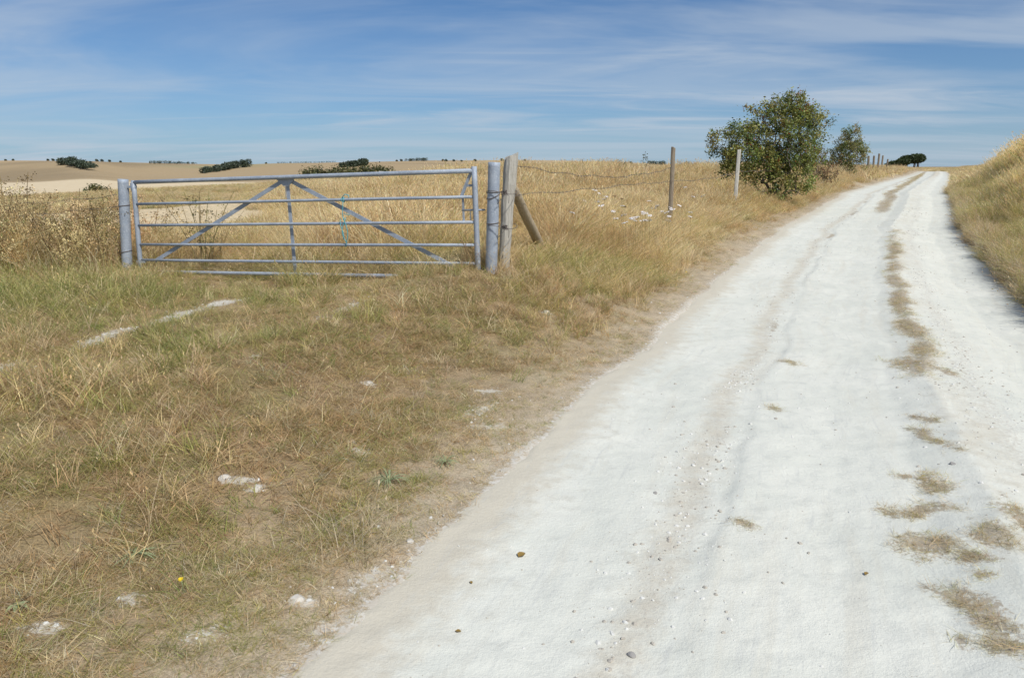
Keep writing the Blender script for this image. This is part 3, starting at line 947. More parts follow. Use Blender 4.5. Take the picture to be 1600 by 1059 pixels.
obj('gusset_plate', make_mesh('gusset_plate', V, [(0, 1, 2, 3), (7, 6, 5, 4), (0, 4, 5, 1), (1, 5, 6, 2), (2, 6, 7, 3), (3, 7, 4, 0)], M_steel), gate)
XR = GLEN
lk = flat_bar('latch_guard', (XR - .045, .012, bars[0] - .02), (XR - .165, .012, bars[1] + .01), .034, .008, gate)
flat_bar('guard_stay', (XR - .10, .012, bars[0] - .152), (XR - .02, .012, bars[0] - .152), .026, .008, lk)
la = flat_bar('latch_upright', (XR - .150, .012, bars[1] - .012), (XR - .150, .012, bars[2] + .012), .022, .010, gate)
lb = tube_obj('latch_bolt', [(XR - .165, .012, (bars[1] + bars[2]) / 2 - .005), (XR + .10, .012, (bars[1] + bars[2]) / 2 - .005)], .0095, M_steel, gate)
straight('bolt_handle', (XR - .07, .012, (bars[1] + bars[2]) / 2), (XR - .07, .012, bars[2] + .02), .006, lb, sides=6)
for hz_ in (bars[0] - .055, bars[4] - .02):
    hg = flat_bar('hinge', (-.11, 0, hz_), (.03, 0, hz_), .03, .03, gate)
    straight('hinge_pin', (-.045, 0, hz_ - .05), (-.045, 0, hz_ + .05), .012, hg)

# steel gate posts
def steel_post(name, base, top, r, label, band):
    root = empty(name, base)
    tag(root, label, 'gate post', 'steel gate posts')
    b = Vector(base); tp = Vector(top) - b
    n_ = 26
    pts = [Vector((0, 0, -.35))] + [tp * (k / n_) for k in range(n_ + 1)]
    V, F = tube(pts, r, 28)
    F = F[:-1]
    # open rim with a recessed cap
    o = len(V); top_ring = list(range(o - 28, o))
    V2 = [tp + (V[i_] - tp) * .93 for i_ in top_ring]
    V += V2; V += [v - Vector((0, 0, .012)) for v in V2]
    for k in range(28):
        k2 = (k + 1) % 28
        F.append((top_ring[k], top_ring[k2], o + k2, o + k)); F.append((o + k, o + k2, o + 28 + k2, o + 28 + k))
    F.append(tuple(range(o + 28, o + 56)))
    me = make_mesh('post_tube', V, F, M_steel, True)
    obj('post_tube', me, root)
    for zf, kind in band:
        c_ = tp * zf
        ring = [c_ + Vector((math.cos(a) * (r + .004), math.sin(a) * (r + .004), .025 * math.sin(a + 1.0) * kind)) for a in np.linspace(0, 2 * math.pi, 29)]
        tube_obj('wire_band', ring, .0045, M_wire, root, 6)
    return root
def G(x, y): return float(height(x, y))
steel_post('gate_post', (-5.02, 9.98, G(-5.02, 9.98)), (-4.945, 9.97, 1.455), .064, 'round grey steel post at the hinge end of the gate, beside tall weeds', ((.72, .3), (.22, .5)))
steel_post('gate_post', (-.225, 8.27, G(-.225, 8.27)), (-.185, 8.25, 1.655), .0635, 'wide blue-grey steel post tied with wire to the leaning wooden post', ((.735, .1), (.70, 1.3), (.455, .3)))

def wood_post(name, base, top, r0, r1, m, label, cat='fence post', group=None, sides=9, seed=1, square=False, split=.0):
    """a hewn post: uneven section, worn slanting top"""
    rr = random.Random(seed)
    b = Vector(base); tp = Vector(top) - b
    rows = 12
    V, F = [], []
    ph = [rr.uniform(.88, 1.1) for _ in range(sides)]
    for k in range(rows + 1):
        f = k / rows
        c_ = tp * f if k else Vector((0, 0, -.3))
        c_ = c_ + Vector((rr.uniform(-1, 1), rr.uniform(-1, 1), 0)) * r0 * .06
        rad = r0 + (r1 - r0) * f
        for q in range(sides):
            a = 2 * math.pi * q / sides + .3
            k_ = ph[q] * rr.uniform(.965, 1.035)
            if square: k_ *= min(1.25, 1 / max(abs(math.cos(a)), abs(math.sin(a)))) * .85
            z = 0
            if k == rows: z = rr.uniform(-1, 1) * r1 * .35 + math.cos(a) * r1 * split
            V.append(c_ + Vector((math.cos(a) * rad * k_, math.sin(a) * rad * k_, z)))
        if k:
            o = (k - 1) * sides
            for q in range(sides):
                q2 = (q + 1) % sides
                F.append((o + q, o + q2, o + sides + q2, o + sides + q))
    o = rows * sides
    V.append(tp + Vector((0, 0, .01)))
    for q in range(sides):
        F.append((o + q, o + (q + 1) % sides, len(V) - 1))
    me = make_mesh(name, V, F, m)
    ob = obj(name, me, loc=base)
    tag(ob, label, cat, group)
    return ob

wood_post('strainer_post', (-.09, 8.47, G(-.09, 8.47)), (-.005, 8.45, 1.72), .062, .078, M_wood_pale, 'leaning weathered grey wooden strainer post beside the steel gate post', 'post', sides=12, seed=4, split=.3)
# diagonal strut propping the strainer
a_ = Vector((-.01, 8.56, 1.43)); d_ = (Vector((.285, 9.55, .78)) - a_)
b_ = a_ + d_ * ((1.43 - G(.36, 9.8) + .05) / (1.43 - .78))
rr = random.Random(3)
pts = [a_.lerp(b_, k / 9) + Vector((rr.uniform(-1, 1), rr.uniform(-1, 1), 0)) * .004 for k in range(10)]
st_ = tube_obj('strut', [p - a_ for p in pts], [.049, .053, .056, .057, .058, .059, .06, .06, .061, .061], M_wood_brown, None, 11, True, a_)
tag(st_, 'brown round wooden strut propped diagonally against the strainer post', 'strut')
# knotted wire between steel and wooden post
for zc_, lbl in ((1.345, 'upper knotted wire tie binding the steel post to the wooden strainer'), (.985, 'lower knotted wire tie binding the steel post to the wooden strainer')):
    rr = random.Random(int(zc_ * 100))
    c_ = Vector((-.125, 8.33, zc_))
    root = empty('wire_tie', c_); tag(root, lbl, 'wire', 'wire ties on the gate post')
    loop = []
    for q in range(25):
        a = 2 * math.pi * q / 24
        loop.append(Vector((.015 + math.cos(a) * .165, math.sin(a) * .175 + .03 * math.cos(a), .02 * math.sin(2 * a))))
    tube_obj('loop', loop, .0035, M_wire, root, 6)
    kn = []
    for q in range(40):
        kn.append(Vector((.045 + rr.uniform(-.035, .035), -.165 + rr.uniform(-.02, .02), rr.uniform(-.03, .03))))
    tube_obj('knot', kn, .0028, M_wire, root, 5)
    tube_obj('loose_end', [(.06, -.165, 0), (.03, -.175, -.05), (-.01, -.18, -.09), (-.03, -.178, -.12)], .003, M_wire, root, 5)
    tube_obj('loose_end', [(.07, -.165, 0), (.095, -.17, -.04), (.09, -.172, -.11)], .003, M_wire, root, 5)

# twine hanging on the gate
tw = empty('baler_twine', GL - uz * GH + ux * (GLEN * .652)); tw.rotation_euler = gate.rotation_euler
tag(tw, 'frayed turquoise baler twine looped over the second rail of the gate', 'twine')
rr = random.Random(8)
def hang(name, x0, z0, z1, amp, sd):
    rr = random.Random(sd)
    pts = []
    x = x0; n_ = 12
    for k in range(n_ + 1):
        f = k / n_
        pts.append((x + amp * math.sin(f * 5 + sd), -.024 - .01 * math.sin(f * 3), z0 + (z1 - z0) * f))
    tube_obj(name, pts, .0045, M_twine, tw, 6)
ring = [(.0 + .012 * math.sin(a * .5), math.cos(a) * .024, bars[1] + math.sin(a) * .024) for a in np.linspace(0, 4 * math.pi, 33)]
tube_obj('loop', ring, .006, M_twine, tw, 6)
tube_obj('loop', [(.0, -.02, bars[1] + .03), (.03, -.01, bars[1] + .06), (.07, 0, bars[1] + .05), (.08, -.01, bars[1] + .02)], .005, M_twine, tw, 6)
hang('strand', .0, bars[1] - .02, bars[1] - .23, .006, 1)
hang('strand', .0, bars[1] - .2, bars[3] + .02, .028, 2)
hang('strand', -.03, bars[1] - .22, bars[3] + .06, .018, 4)
hang('strand', .015, bars[1] - .15, bars[3] - .02, .03, 5)
tube_obj('strand', [(.005, -.026, bars[1] - .16), (.05, -.03, bars[1] - .165), (.085, -.028, bars[1] - .17)], .0045, M_twine, tw, 6)

# ------------------------------------------------------------------ wire fence
wood_post('fence_post', (2.79, 13.7, G(2.79, 13.7)), (2.80, 13.72, 1.94), .042, .037, M_wood_dark, 'dark brown rough fence post standing alone in the golden grass', group='fence posts', seed=11, split=-.4)
wood_post('fence_post', (5.26, 18.4, G(5.26, 18.4)), (5.285, 18.4, 1.995), .050, .046, M_wood_white, 'pale bleached fence post in front of the berry-laden bush', group='fence posts', seed=12, square=True, split=.3)
wood_post('fence_post', (-5.45, 19, G(-5.45, 19)), (-5.46, 19, 1.36), .065, .06, M_wood_pale, 'grey fence stump seen through the gate under its top rail near the centre upright', group='fence posts', seed=13)
wood_post('fence_post', (-4.33, 26, G(-4.33, 26)), (-4.33, 26, 1.47), .085, .08, M_wood_pale, 'pale fence post end showing just below the gate top rail, before the scrub', group='fence posts', seed=14)
wood_post('fence_post', (-10.2, 11.9, G(-10.2, 11.9)), (-10.2, 11.9, 1.05), .05, .045, M_wood_dark, 'dark fence post at the end of the wires left of the gate', group='fence posts', seed=15)
far_lab = ['nearest of the thin far posts right of the smaller bush', 'second thin far post right of the smaller bush', 'tallest thin post on the skyline right of the smaller bush', 'fourth thin far post right of the smaller bush', 'last and smallest thin post on the skyline beside the track']
for k, (yy_, hgt) in enumerate(((53, 1.05), (57, 1.15), (61.3, 1.32), (65, 1.22), (71, 1.0))):
    xx_ = float(np.interp(yy_, [29, 67, 106], [11, 31.6, 53]))
    zb = G(xx_, yy_)
    wood_post('fence_post', (xx_, yy_, zb), (xx_ + .03 * (k - 2), yy_, zb + hgt), .075, .07, M_wood_dark, far_lab[k], group='far fence posts by the track', seed=20 + k, sides=7)

def barbed_wire(pts, sag, label, barb=.11, seed=0, r=.0028):
    rr = random.Random(seed)
    P_ = [Vector(p) for p in pts]
    path = []
    for a, b in zip(P_[:-1], P_[1:]):
        n_ = max(6, int((b - a).length / .18))
        for k in range(n_):
            f = k / n_
            path.append(a.lerp(b, f) - Vector((0, 0, sag * 4 * f * (1 - f) + .012 * math.sin(f * 19 + seed))))
    path.append(P_[-1])
    o0 = path[0].copy()
    root = empty('barbed_wire', o0); tag(root, label, 'wire', 'barbed fence wires')
    rel = [p - o0 for p in path]
    tube_obj('strand', rel, r, M_wire, root, 5)
    parts = []
    L_ = 0; nxt = .06
    for a, b in zip(rel[:-1], rel[1:]):
        seg = (b - a).length
        while nxt < L_ + seg:
            c_ = a.lerp(b, (nxt - L_) / seg)
            for q in range(2):
                d = Vector((rr.uniform(-1, 1), rr.uniform(-1, 1), rr.uniform(-1, 1))).normalized() * .016
                parts.append(tube([c_ - d, c_ + d], .0022, 4))
            nxt += barb
        L_ += seg
    V, F = merge(*parts)
    bo = obj('barbs', make_mesh('barbs', V, F, M_wire), root); bo['kind'] = 'stuff'
barbed_wire([(.02, 8.39, 1.635), (1.28, 11.0, 1.48), (1.9, 12.1, 1.50), (2.77, 13.66, 1.60)], .03, 'slack top barbed wire running from the strainer post to the dark fence post', seed=1)
barbed_wire([(.0, 8.40, 1.31), (2.0, 12.3, 1.36), (2.77, 13.66, 1.37)], .015, 'lower barbed wire running from the strainer post to the dark fence post', seed=2)
barbed_wire([(2.80, 13.65, 1.37), (5.26, 18.34, 1.50)], .05, 'barbed wire between the dark and the pale fence posts', seed=3)
barbed_wire([(5.27, 18.35, 1.52), (7.25, 21.8, 1.55)], .02, 'barbed wire from the pale fence post into the big bush', seed=4)
barbed_wire([(-5.03, 9.94, 1.257), (-7.65, 11.2, 1.06), (-10.2, 11.87, .95)], .02, 'upper barbed wire above the weeds left of the gate', seed=5)
barbed_wire([(-5.03, 9.94, 1.12), (-7.65, 11.2, .90), (-10.2, 11.87, .80)], .02, 'lower barbed wire through the weeds left of the gate', seed=6)

# ------------------------------------------------------------------ bushes and trees
def leaf_faces(rng, C, size, jit, nl, cols, up=.3):
    """nl diamond leaves round every centre C; returns V, F, colour"""
    n = len(C) * nl
    c = np.repeat(C, nl, 0) + rng.normal(0, 1, (n, 3)) * jit
    nrm = rng.normal(0, 1, (n, 3)); nrm[:, 2] = np.abs(nrm[:, 2]) + up
    nrm /= np.linalg.norm(nrm, axis=1, keepdims=True)
    a = np.cross(nrm, rng.normal(0, 1, (n, 3))); a /= np.linalg.norm(a, axis=1, keepdims=True)
    b = np.cross(nrm, a)
    s = size * rng.uniform(.6, 1.35, (n, 1))
    V = np.stack([c - a * s, c - b * s * .55 + nrm * s * .15, c + a * s, c + b * s * .55 + nrm * s * .15], 1).reshape(-1, 3)
    F = np.arange(n * 4).reshape(n, 4)
    k = cols[rng.integers(0, len(cols), n)] if cols.ndim == 2 and len(cols) != n else cols
    k = np.clip(k * rng.normal(1, .2, (n, 1)), .01, .9)
    return V, F, np.repeat(k, 4, 0)

def bush(name, base, lobes, n_twigs, leaf, jit, nl, colfn, label, cat, r_tw=.004, seed=0, stems=4, berries=0, group=None, per=(3, 6), crown='crown'):
    rng = np.random.default_rng(seed)
    root = empty(name, base); tag(root, label, cat, group)
    lob = np.array(lobes, float)
    vol = lob[:, 3] * lob[:, 4] * lob[:, 5]
    pick = rng.choice(len(lob), n_twigs, p=vol / vol.sum())
    d = rng.normal(0, 1, (n_twigs, 3)); d /= np.linalg.norm(d, axis=1, keepdims=True)
    rad = rng.random(n_twigs) ** (1 / 3.6)
    rad *= 1 + .55 * (rng.random(n_twigs) < .17) * rng.random(n_twigs)
    A = lob[pick, :3] + d * rad[:, None] * lob[pick, 3:6]
    A = A[A[:, 2] > .05]
    A = A[np.argsort(np.linalg.norm(A * [1, 1, .8], axis=1))]
    nodes = []; par = []
    for q in range(stems):
        an = rng.uniform(0, 6.28); rs = .12 * rng.random()
        nodes.append(np.array([rs * math.cos(an), rs * math.sin(an), -.1])); par.append(-1)
    N_ = np.zeros((len(A) * 14 + stems, 3)); n_ = stems
    N_[:stems] = nodes
    tips = []
    for a in A:
        v = a - N_[:n_]
        dist = np.linalg.norm(v, axis=1) + .5 * np.maximum(0, N_[:n_, 2] - a[2] + .05)
        i_ = int(np.argmin(dist)); L_ = np.linalg.norm(a - N_[i_])
        m_ = max(1, int(L_ / .16)); m_ = min(m_, 12)
        p0 = N_[i_].copy(); prev = i_
        for k in range(1, m_ + 1):
            f = k / m_
            p = p0 + (a - p0) * f + rng.normal(0, .018, 3) * (k < m_) + np.array([0, 0, .10 * L_ * math.sin(math.pi * f) * .4])
            N_[n_] = p; par.append(prev); prev = n_; n_ += 1
        tips.append(prev)
    N_ = N_[:n_]; par = np.array(par)
    cnt = np.zeros(n_); cnt[tips] += 1
    for i_ in range(n_ - 1, -1, -1):
        if par[i_] >= 0: cnt[par[i_]] += cnt[i_]
    rd = r_tw * np.maximum(cnt, 1) ** .46
    V, F = [], []
    sides = 4
    for i_ in range(n_):
        if par[i_] < 0: continue
        p, q = Vector(N_[par[i_]]), Vector(N_[i_])
        dd = q - p
        if dd.length < 1e-4: continue
        dd.normalize(); rf = dd.orthogonal().normalized(); bt = dd.cross(rf)
        o = len(V)
        for c_, r_ in ((p, min(rd[par[i_]], rd[i_] * 1.35)), (q, rd[i_])):
            for k in range(sides):
                a = 2 * math.pi * k / sides
                V.append(c_ + (rf * math.cos(a) + bt * math.sin(a)) * r_)
        for k in range(sides):
            k2 = (k + 1) % sides
            F.append((o + k, o + k2, o + sides + k2, o + sides + k))
    obj('trunk', make_mesh('trunk', V, F, M_bark), root)
    # leaves on the thin wood
    thin = np.where((cnt <= 4) & (par >= 0))[0]
    C_ = N_[thin]
    C_ = C_[rng.random(len(C_)) < .95]
    cols = colfn(C_, rng)
    cols = np.repeat(cols, nl, 0)
    LV, LF, LC = leaf_faces(rng, C_, leaf, jit, nl, cols)
    me = make_mesh(crown, LV, LF, M_leaf)
    vattr(me, 'col', np.concatenate([LC, np.ones((len(LC), 1))], 1), 'FLOAT_COLOR')
    obj(crown, me, root)
    if berries:
        top = C_[C_[:, 2] > .9]
        pk = top[rng.integers(0, len(top), berries)] + rng.normal(0, .05, (berries, 3))
        V, F = [], []
        for c_ in pk:
            for e in range(rng.integers(per[0], per[1])):
                p = c_ + rng.normal(0, .03, 3); s_ = rng.uniform(.011, .019); o = len(V)
                V += [p + np.array(v) * s_ for v in ((1, 0, 0), (-1, 0, 0), (0, 1, 0), (0, -1, 0), (0, 0, 1), (0, 0, -1))]
                F += [(o, o + 2, o + 4), (o + 2, o + 1, o + 4), (o + 1, o + 3, o + 4), (o + 3, o, o + 4), (o + 2, o, o + 5), (o + 1, o + 2, o + 5), (o + 3, o + 1, o + 5), (o, o + 3, o + 5)]
        bo = obj('berries', make_mesh('berries', V, F, M_haw), root); bo['kind'] = 'stuff'
    return root

def haw_col(C, rng):
    n1 = fbm(C[:, 0] * 1 + C[:, 1], C[:, 2], 1.6, 2, 3); h = sstep(1.2, 2.9, C[:, 2])
    base = palette(rng, [(np.array((.20, .245, .06)), .9 - .3 * h), (np.array((.30, .29, .08)), .9 + 0 * h), (np.array((.35, .29, .09)), .15 + .35 * h * sstep(.4, .6, n1)), (np.array((.32, .17, .07)), .02 + .14 * h * sstep(.42, .6, n1)), (np.array((.10, .14, .045)), .4 - .2 * h)])
    return base
zb = G(7.35, 22)
bush('hawthorn_bush', (7.35, 22, zb),
     [(.25, 0, 1.75, 1.05, 1.0, 1.05), (-.95, -.1, 1.35, .75, .7, .75), (-.5, 0, .95, .95, .8, .5), (.45, 0, 1.0, .6, .7, .5), (.25, 0, 2.55, .50, .5, .45), (.55, 0, 2.3, .42, .5, .38), (.65, 0, 1.9, .58, .6, .42), (-1.45, 0, 1.55, .45, .4, .4), (.95, -.1, 2.4, .25, .3, .14), (-.35, 0, 2.3, .3, .4, .5), (.1, -.25, .5, 1.0, .6, .42), (-1.7, 0, 1.75, .3, .3, .15), (1.05, 0, 2.1, .32, .3, .12), (.85, 0, 1.5, .3, .3, .2)],
     1150, .033, .075, 42, haw_col, 'large spreading green and reddish hawthorn bush beside the track', 'bush', seed=31, berries=150, r_tw=.0028)
def b2_col(C, rng):
    return palette(rng, [(np.array((.18, .22, .065)), .8 + 0 * C[:, 0]), (np.array((.27, .26, .09)), .7 + 0 * C[:, 0]), (np.array((.33, .27, .12)), .35 + 0 * C[:, 0])])
bush('small_bush', (17.0, 40, G(17.0, 40)), [(.05, 0, 1.15, .75, .8, .95), (.15, 0, 2.05, .42, .45, .6), (-.35, 0, .8, .5, .6, .55), (.5, 0, 1.25, .5, .5, .6)],
     420, .040, .085, 36, b2_col, 'smaller upright green bush beyond the big one at the track edge', 'bush', seed=32, r_tw=.0035)
def br_col(C, rng):
    return palette(rng, [(np.array((.22, .13, .07)), .7 + 0 * C[:, 0]), (np.array((.17, .15, .06)), .6 + 0 * C[:, 0]), (np.array((.28, .17, .09)), .4 + 0 * C[:, 0]), (np.array((.12, .13, .05)), .4 + 0 * C[:, 0])])
bush('bramble', (11.5, 30, G(11.5, 30)), [(0, 0, .75, .75, .8, .65), (.5, .4, .6, .6, .6, .5)], 260, .036, .07, 16, br_col, 'low reddish-brown bramble between the two bushes', 'bush', seed=33, r_tw=.003)
def gorse_col(C, rng):
    return palette(rng, [(np.array((.085, .10, .035)), .8 + 0 * C[:, 0]), (np.array((.14, .135, .05)), .6 + 0 * C[:, 0]), (np.array((.22, .19, .08)), .35 + 0 * C[:, 0])])
for k, (bx_, by_, sx_, hz_, lb) in enumerate(((-11.0, 44, .85, .7, 'leftmost and tallest of the dark scrub bushes behind the gate'), (-9.3, 43.5, .9, .62, 'middle dark scrub bush behind the gate below the far wood'), (-7.6, 42.5, .95, .62, 'rightmost low scrub bush behind the gate near a pale post'))):
    bush('scrub_bush', (bx_, by_, G(bx_, by_)), [(0, 0, hz_ * .55, sx_, .8, hz_ * .5), (.5, 0, hz_ * .5, sx_ * .7, .7, hz_ * .42), (-.3, 0, hz_ * .75, sx_ * .4, .5, hz_ * .35)], 170, .06, .13, 22, gorse_col, lb, 'bush', seed=40 + k, r_tw=.006, group='scrub behind the gate')
bush('field_shrub', (6.1, 36, G(6.1, 36)), [(0, 0, .65, .16, .16, .5), (-.05, 0, .35, .25, .2, .3)], 40, .04, .05, 6, gorse_col, 'slender green sapling poking above the field left of the dark post', 'shrub', seed=51, r_tw=.004)
bush('field_shrub', (5.3, 38, G(5.3, 38)), [(0, 0, .45, .3, .3, .35)], 40, .04, .05, 5, gorse_col, 'low grey-green shrub left of the slender sapling in the field', 'shrub', seed=52, r_tw=.004)
bush('brow_bush', (-32.5, 61, G(-32.5, 61)), [(0, 0, .2, .8, .6, .3), (.6, 0, .15, .5, .5, .22)], 90, .09, .14, 18, gorse_col, 'small dark bush on the brow left of the hinge post', 'bush', seed=53, r_tw=.008)

# broad trees: leaf clumps through lumpy crowns
M_farleaf = M_leaf
def tree(name, base, crowns, trunks, n, leaf, cols, label, cat, group, seed, lean=0.0, kind=None, trunk_r=.12):
    rng = np.random.default_rng(seed)
    cr = np.array(crowns, float)
    area = (cr[:, 3] * cr[:, 5]) ** 1.0
    pick = rng.choice(len(cr), n, p=area / area.sum())
    d = rng.normal(0, 1, (n, 3)); d /= np.linalg.norm(d, axis=1, keepdims=True)
    lump = .86 + .28 * fbm(d[:, 0] * 2 + pick * 7.7, d[:, 1] * 2 + d[:, 2] * 2, 1.5, 3, seed)
    rad = (rng.random(n) ** .22) * lump
    C_ = cr[pick, :3] + d * rad[:, None] * cr[pick, 3:6]
    C_ = C_[C_[:, 2] > .05 * leaf]
    k_ = np.array(cols)[rng.integers(0, len(cols), len(C_))]
    LV, LF, LC = leaf_faces(rng, C_, leaf, leaf * .4, 1, k_, .5)
    me = make_mesh('crown', LV, LF, M_leaf)
    vattr(me, 'col', np.concatenate([LC, np.ones((len(LC), 1))], 1), 'FLOAT_COLOR')
    if kind == 'stuff' or not trunks:
        o = obj(name, me, loc=base); tag(o, label, cat, group, kind)
        return o
    root = empty(name, base); tag(root, label, cat, group)
    obj('crown', me, root)
    parts = []
    for (tx, ty, h, r_) in trunks:
        parts.append(tube([(tx - lean * h, ty, -.3), (tx - lean * h * .5, ty, h * .5), (tx, ty, h)], [r_ * 1.3, r_, r_ * .8], 7))
        for q in range(4):
            a = rng.uniform(0, 6.28); e = h * rng.uniform(.5, .8)
            parts.append(tube([(tx, ty, h * .75), (tx + math.cos(a) * e * .5, ty + math.sin(a) * e * .5, h * 1.15), (tx + math.cos(a) * e, ty + math.sin(a) * e, h * 1.5)], [r_ * .6, r_ * .45, r_ * .25], 5))
    V, F = merge(*parts)
    obj('trunk', make_mesh('trunk', V, F, M_bark, True), root)
    return root

DK = [(.05, .078, .028), (.07, .098, .034), (.09, .118, .04), (.06, .082, .036)]
clump = [(97.2, 200.5, 1.0, 1.4, 1.7, .75, 'lowest left tree of the wind-shaped clump at the head of the track'),
         (98.8, 199.2, 1.5, 1.5, 1.6, 1.0, 'second tree from the left in the wind-shaped clump at the head of the track'),
         (100.4, 200.4, 2.05, 1.5, 1.7, 1.2, 'middle tree of the wind-shaped clump at the head of the track'),
         (101.9, 199.4, 2.3, 1.5, 1.6, 1.25, 'second tree from the right in the wind-shaped clump at the head of the track'),
         (103.2, 200.2, 2.35, 1.3, 1.6, 1.2, 'rightmost tree of the wind-shaped clump at the head of the track')]
for k, (x_, y_, cz, rx, ry, rz, lb) in enumerate(clump):
    tree('windswept_tree', (x_, y_, G(x_, y_)), [(0, 0, cz, rx * 1.15, ry, rz), (-.9, 0, cz - .3, rx, ry * .8, rz * .8), (.6, 0, cz + .05, rx * .8, ry, rz * .85)],
         [(0, 0, cz - .3, .13)] + ([(.5, .4, cz - .3, .09)] if k > 1 else []), 3600, .17, DK, lb, 'tree', 'wind-shaped trees at the head of the track', 60 + k, lean=.08)

FARW = [(.072, .098, .066), (.09, .118, .074), (.108, .134, .082), (.082, .105, .08)]  # distance haze put into the leaf colours: paled and tinted bluish
def far_wood(name, path, hgt, dep, n, label, seed):
    """a belt of crowns from a to b over the ground"""
    rng = np.random.default_rng(seed)
    p0 = np.array(path[0][:2]); cr = []
    for (xa, ya, ha), (xb, yb, hb) in zip(path[:-1], path[1:]):
        L_ = math.hypot(xb - xa, yb - ya); m_ = max(2, int(L_ / (hgt * .28)))
        for q in range(m_):
            f = (q + rng.random() * .8) / m_
            x_ = xa + (xb - xa) * f + rng.normal(0, 1.2); y_ = ya + (yb - ya) * f + rng.uniform(-dep, dep)
            h_ = (ha + (hb - ha) * f) * rng.uniform(.82, 1.12)
            rz = h_ * .5
            cr.append((x_ - p0[0], y_ - p0[1], G(x_, y_) - G(*p0) + h_ * .5, h_ * rng.uniform(.38, .55), h_ * .45, rz))
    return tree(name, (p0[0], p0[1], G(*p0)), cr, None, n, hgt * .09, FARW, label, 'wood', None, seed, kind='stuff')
def onray(px, dist):
    a = math.atan2((px - 800) / 1200.0, 1.0245)
    return dist * math.sin(a), dist * math.cos(a)
def pt(az_px, dist, h): return onray(az_px, dist) + (h,)
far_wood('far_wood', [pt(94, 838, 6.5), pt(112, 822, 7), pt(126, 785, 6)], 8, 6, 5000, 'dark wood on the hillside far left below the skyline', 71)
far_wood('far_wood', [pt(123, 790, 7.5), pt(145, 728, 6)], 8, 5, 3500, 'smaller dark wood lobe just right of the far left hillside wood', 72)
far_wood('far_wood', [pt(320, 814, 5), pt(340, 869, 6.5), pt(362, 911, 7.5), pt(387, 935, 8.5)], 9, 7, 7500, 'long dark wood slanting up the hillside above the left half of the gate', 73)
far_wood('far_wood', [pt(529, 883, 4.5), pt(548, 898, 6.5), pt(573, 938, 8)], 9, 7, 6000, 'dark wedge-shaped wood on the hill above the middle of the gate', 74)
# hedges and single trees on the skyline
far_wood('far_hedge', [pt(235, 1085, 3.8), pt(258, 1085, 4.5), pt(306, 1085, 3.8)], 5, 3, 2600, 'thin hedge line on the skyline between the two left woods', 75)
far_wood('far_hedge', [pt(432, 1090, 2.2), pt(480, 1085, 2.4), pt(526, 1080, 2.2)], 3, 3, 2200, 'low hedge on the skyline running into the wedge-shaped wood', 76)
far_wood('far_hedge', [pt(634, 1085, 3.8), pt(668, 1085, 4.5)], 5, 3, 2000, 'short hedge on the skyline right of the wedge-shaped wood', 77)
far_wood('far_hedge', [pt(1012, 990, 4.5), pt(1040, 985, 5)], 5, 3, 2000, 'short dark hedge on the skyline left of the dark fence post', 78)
sky_tr = [(10, 1130, 2.2), (22, 1130, 2.2), (76, 1120, 2.6), (84, 1115, 3), (152, 1100, 3.4), (160, 1100, 3.6), (172, 1100, 3), (189, 1100, 2.2), (416, 1100, 2.2), (620, 1090, 2.4), (627, 1090, 3.2), (692, 1090, 3.2), (697, 1090, 3.2), (709, 1090, 3.2), (721, 1090, 2.4), (742, 1100, 3.6), (784, 1100, 4), (820, 1090, 2.6), (965, 1000, 2.6), (985, 1000, 3.4), (1072, 985, 5), (1088, 985, 4), (1096, 985, 4.6)]
for k, (px_, ds, h_) in enumerate(sky_tr):
    x_, y_ = onray(px_, ds)
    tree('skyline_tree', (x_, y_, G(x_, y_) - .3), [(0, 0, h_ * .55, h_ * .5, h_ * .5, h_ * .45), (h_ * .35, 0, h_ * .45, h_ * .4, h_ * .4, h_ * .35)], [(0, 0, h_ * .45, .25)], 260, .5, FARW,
         'small dark round tree dotting the far skyline', 'tree', 'single trees on the far skyline', 80 + k)

# ------------------------------------------------------------------ flowers, weeds, stones
def flower_mesh(seed, brown=False):
    rr = random.Random(seed)
    parts = []
    R_ = rr.uniform(.026, .04)
    for q in range(16):
        a = rr.uniform(0, 6.28); d = R_ * math.sqrt(rr.random()); s_ = rr.uniform(.006, .011)
        c_ = Vector((d * math.cos(a), d * math.sin(a), -.25 * d * d / R_ + rr.uniform(-.002, .002)))
        V = [c_ + Vector((math.cos(b) * s_, math.sin(b) * s_, 0)) for b in np.linspace(0, 2 * math.pi, 7)[:-1]] + [c_ + Vector((0, 0, s_ * .7)), c_ - Vector((0, 0, s_ * .5))]
        F = [(k, (k + 1) % 6, 6) for k in range(6)] + [((k + 1) % 6, k, 7) for k in range(6)]
        parts.append((V, F))
    V, F = merge(*parts)
    return make_mesh('flower_head', V, F, M_seedhead if brown else M_petal)
fm = [flower_mesh(s) for s in range(4)]; fb = flower_mesh(9, True)
stem_parts = [tube([(0, 0, -1.0), (.015, .01, -.5), (0, 0, 0)], [.0018, .0016, .0012], 5)]
for q in range(7):
    a = q * .9; stem_parts.append(tube([(0, 0, -.045), (.02 * math.cos(a), .02 * math.sin(a), -.004)], .0013, 4))
V, F = merge(*stem_parts)
stem_me = make_mesh('stem', V, F, M_stem)
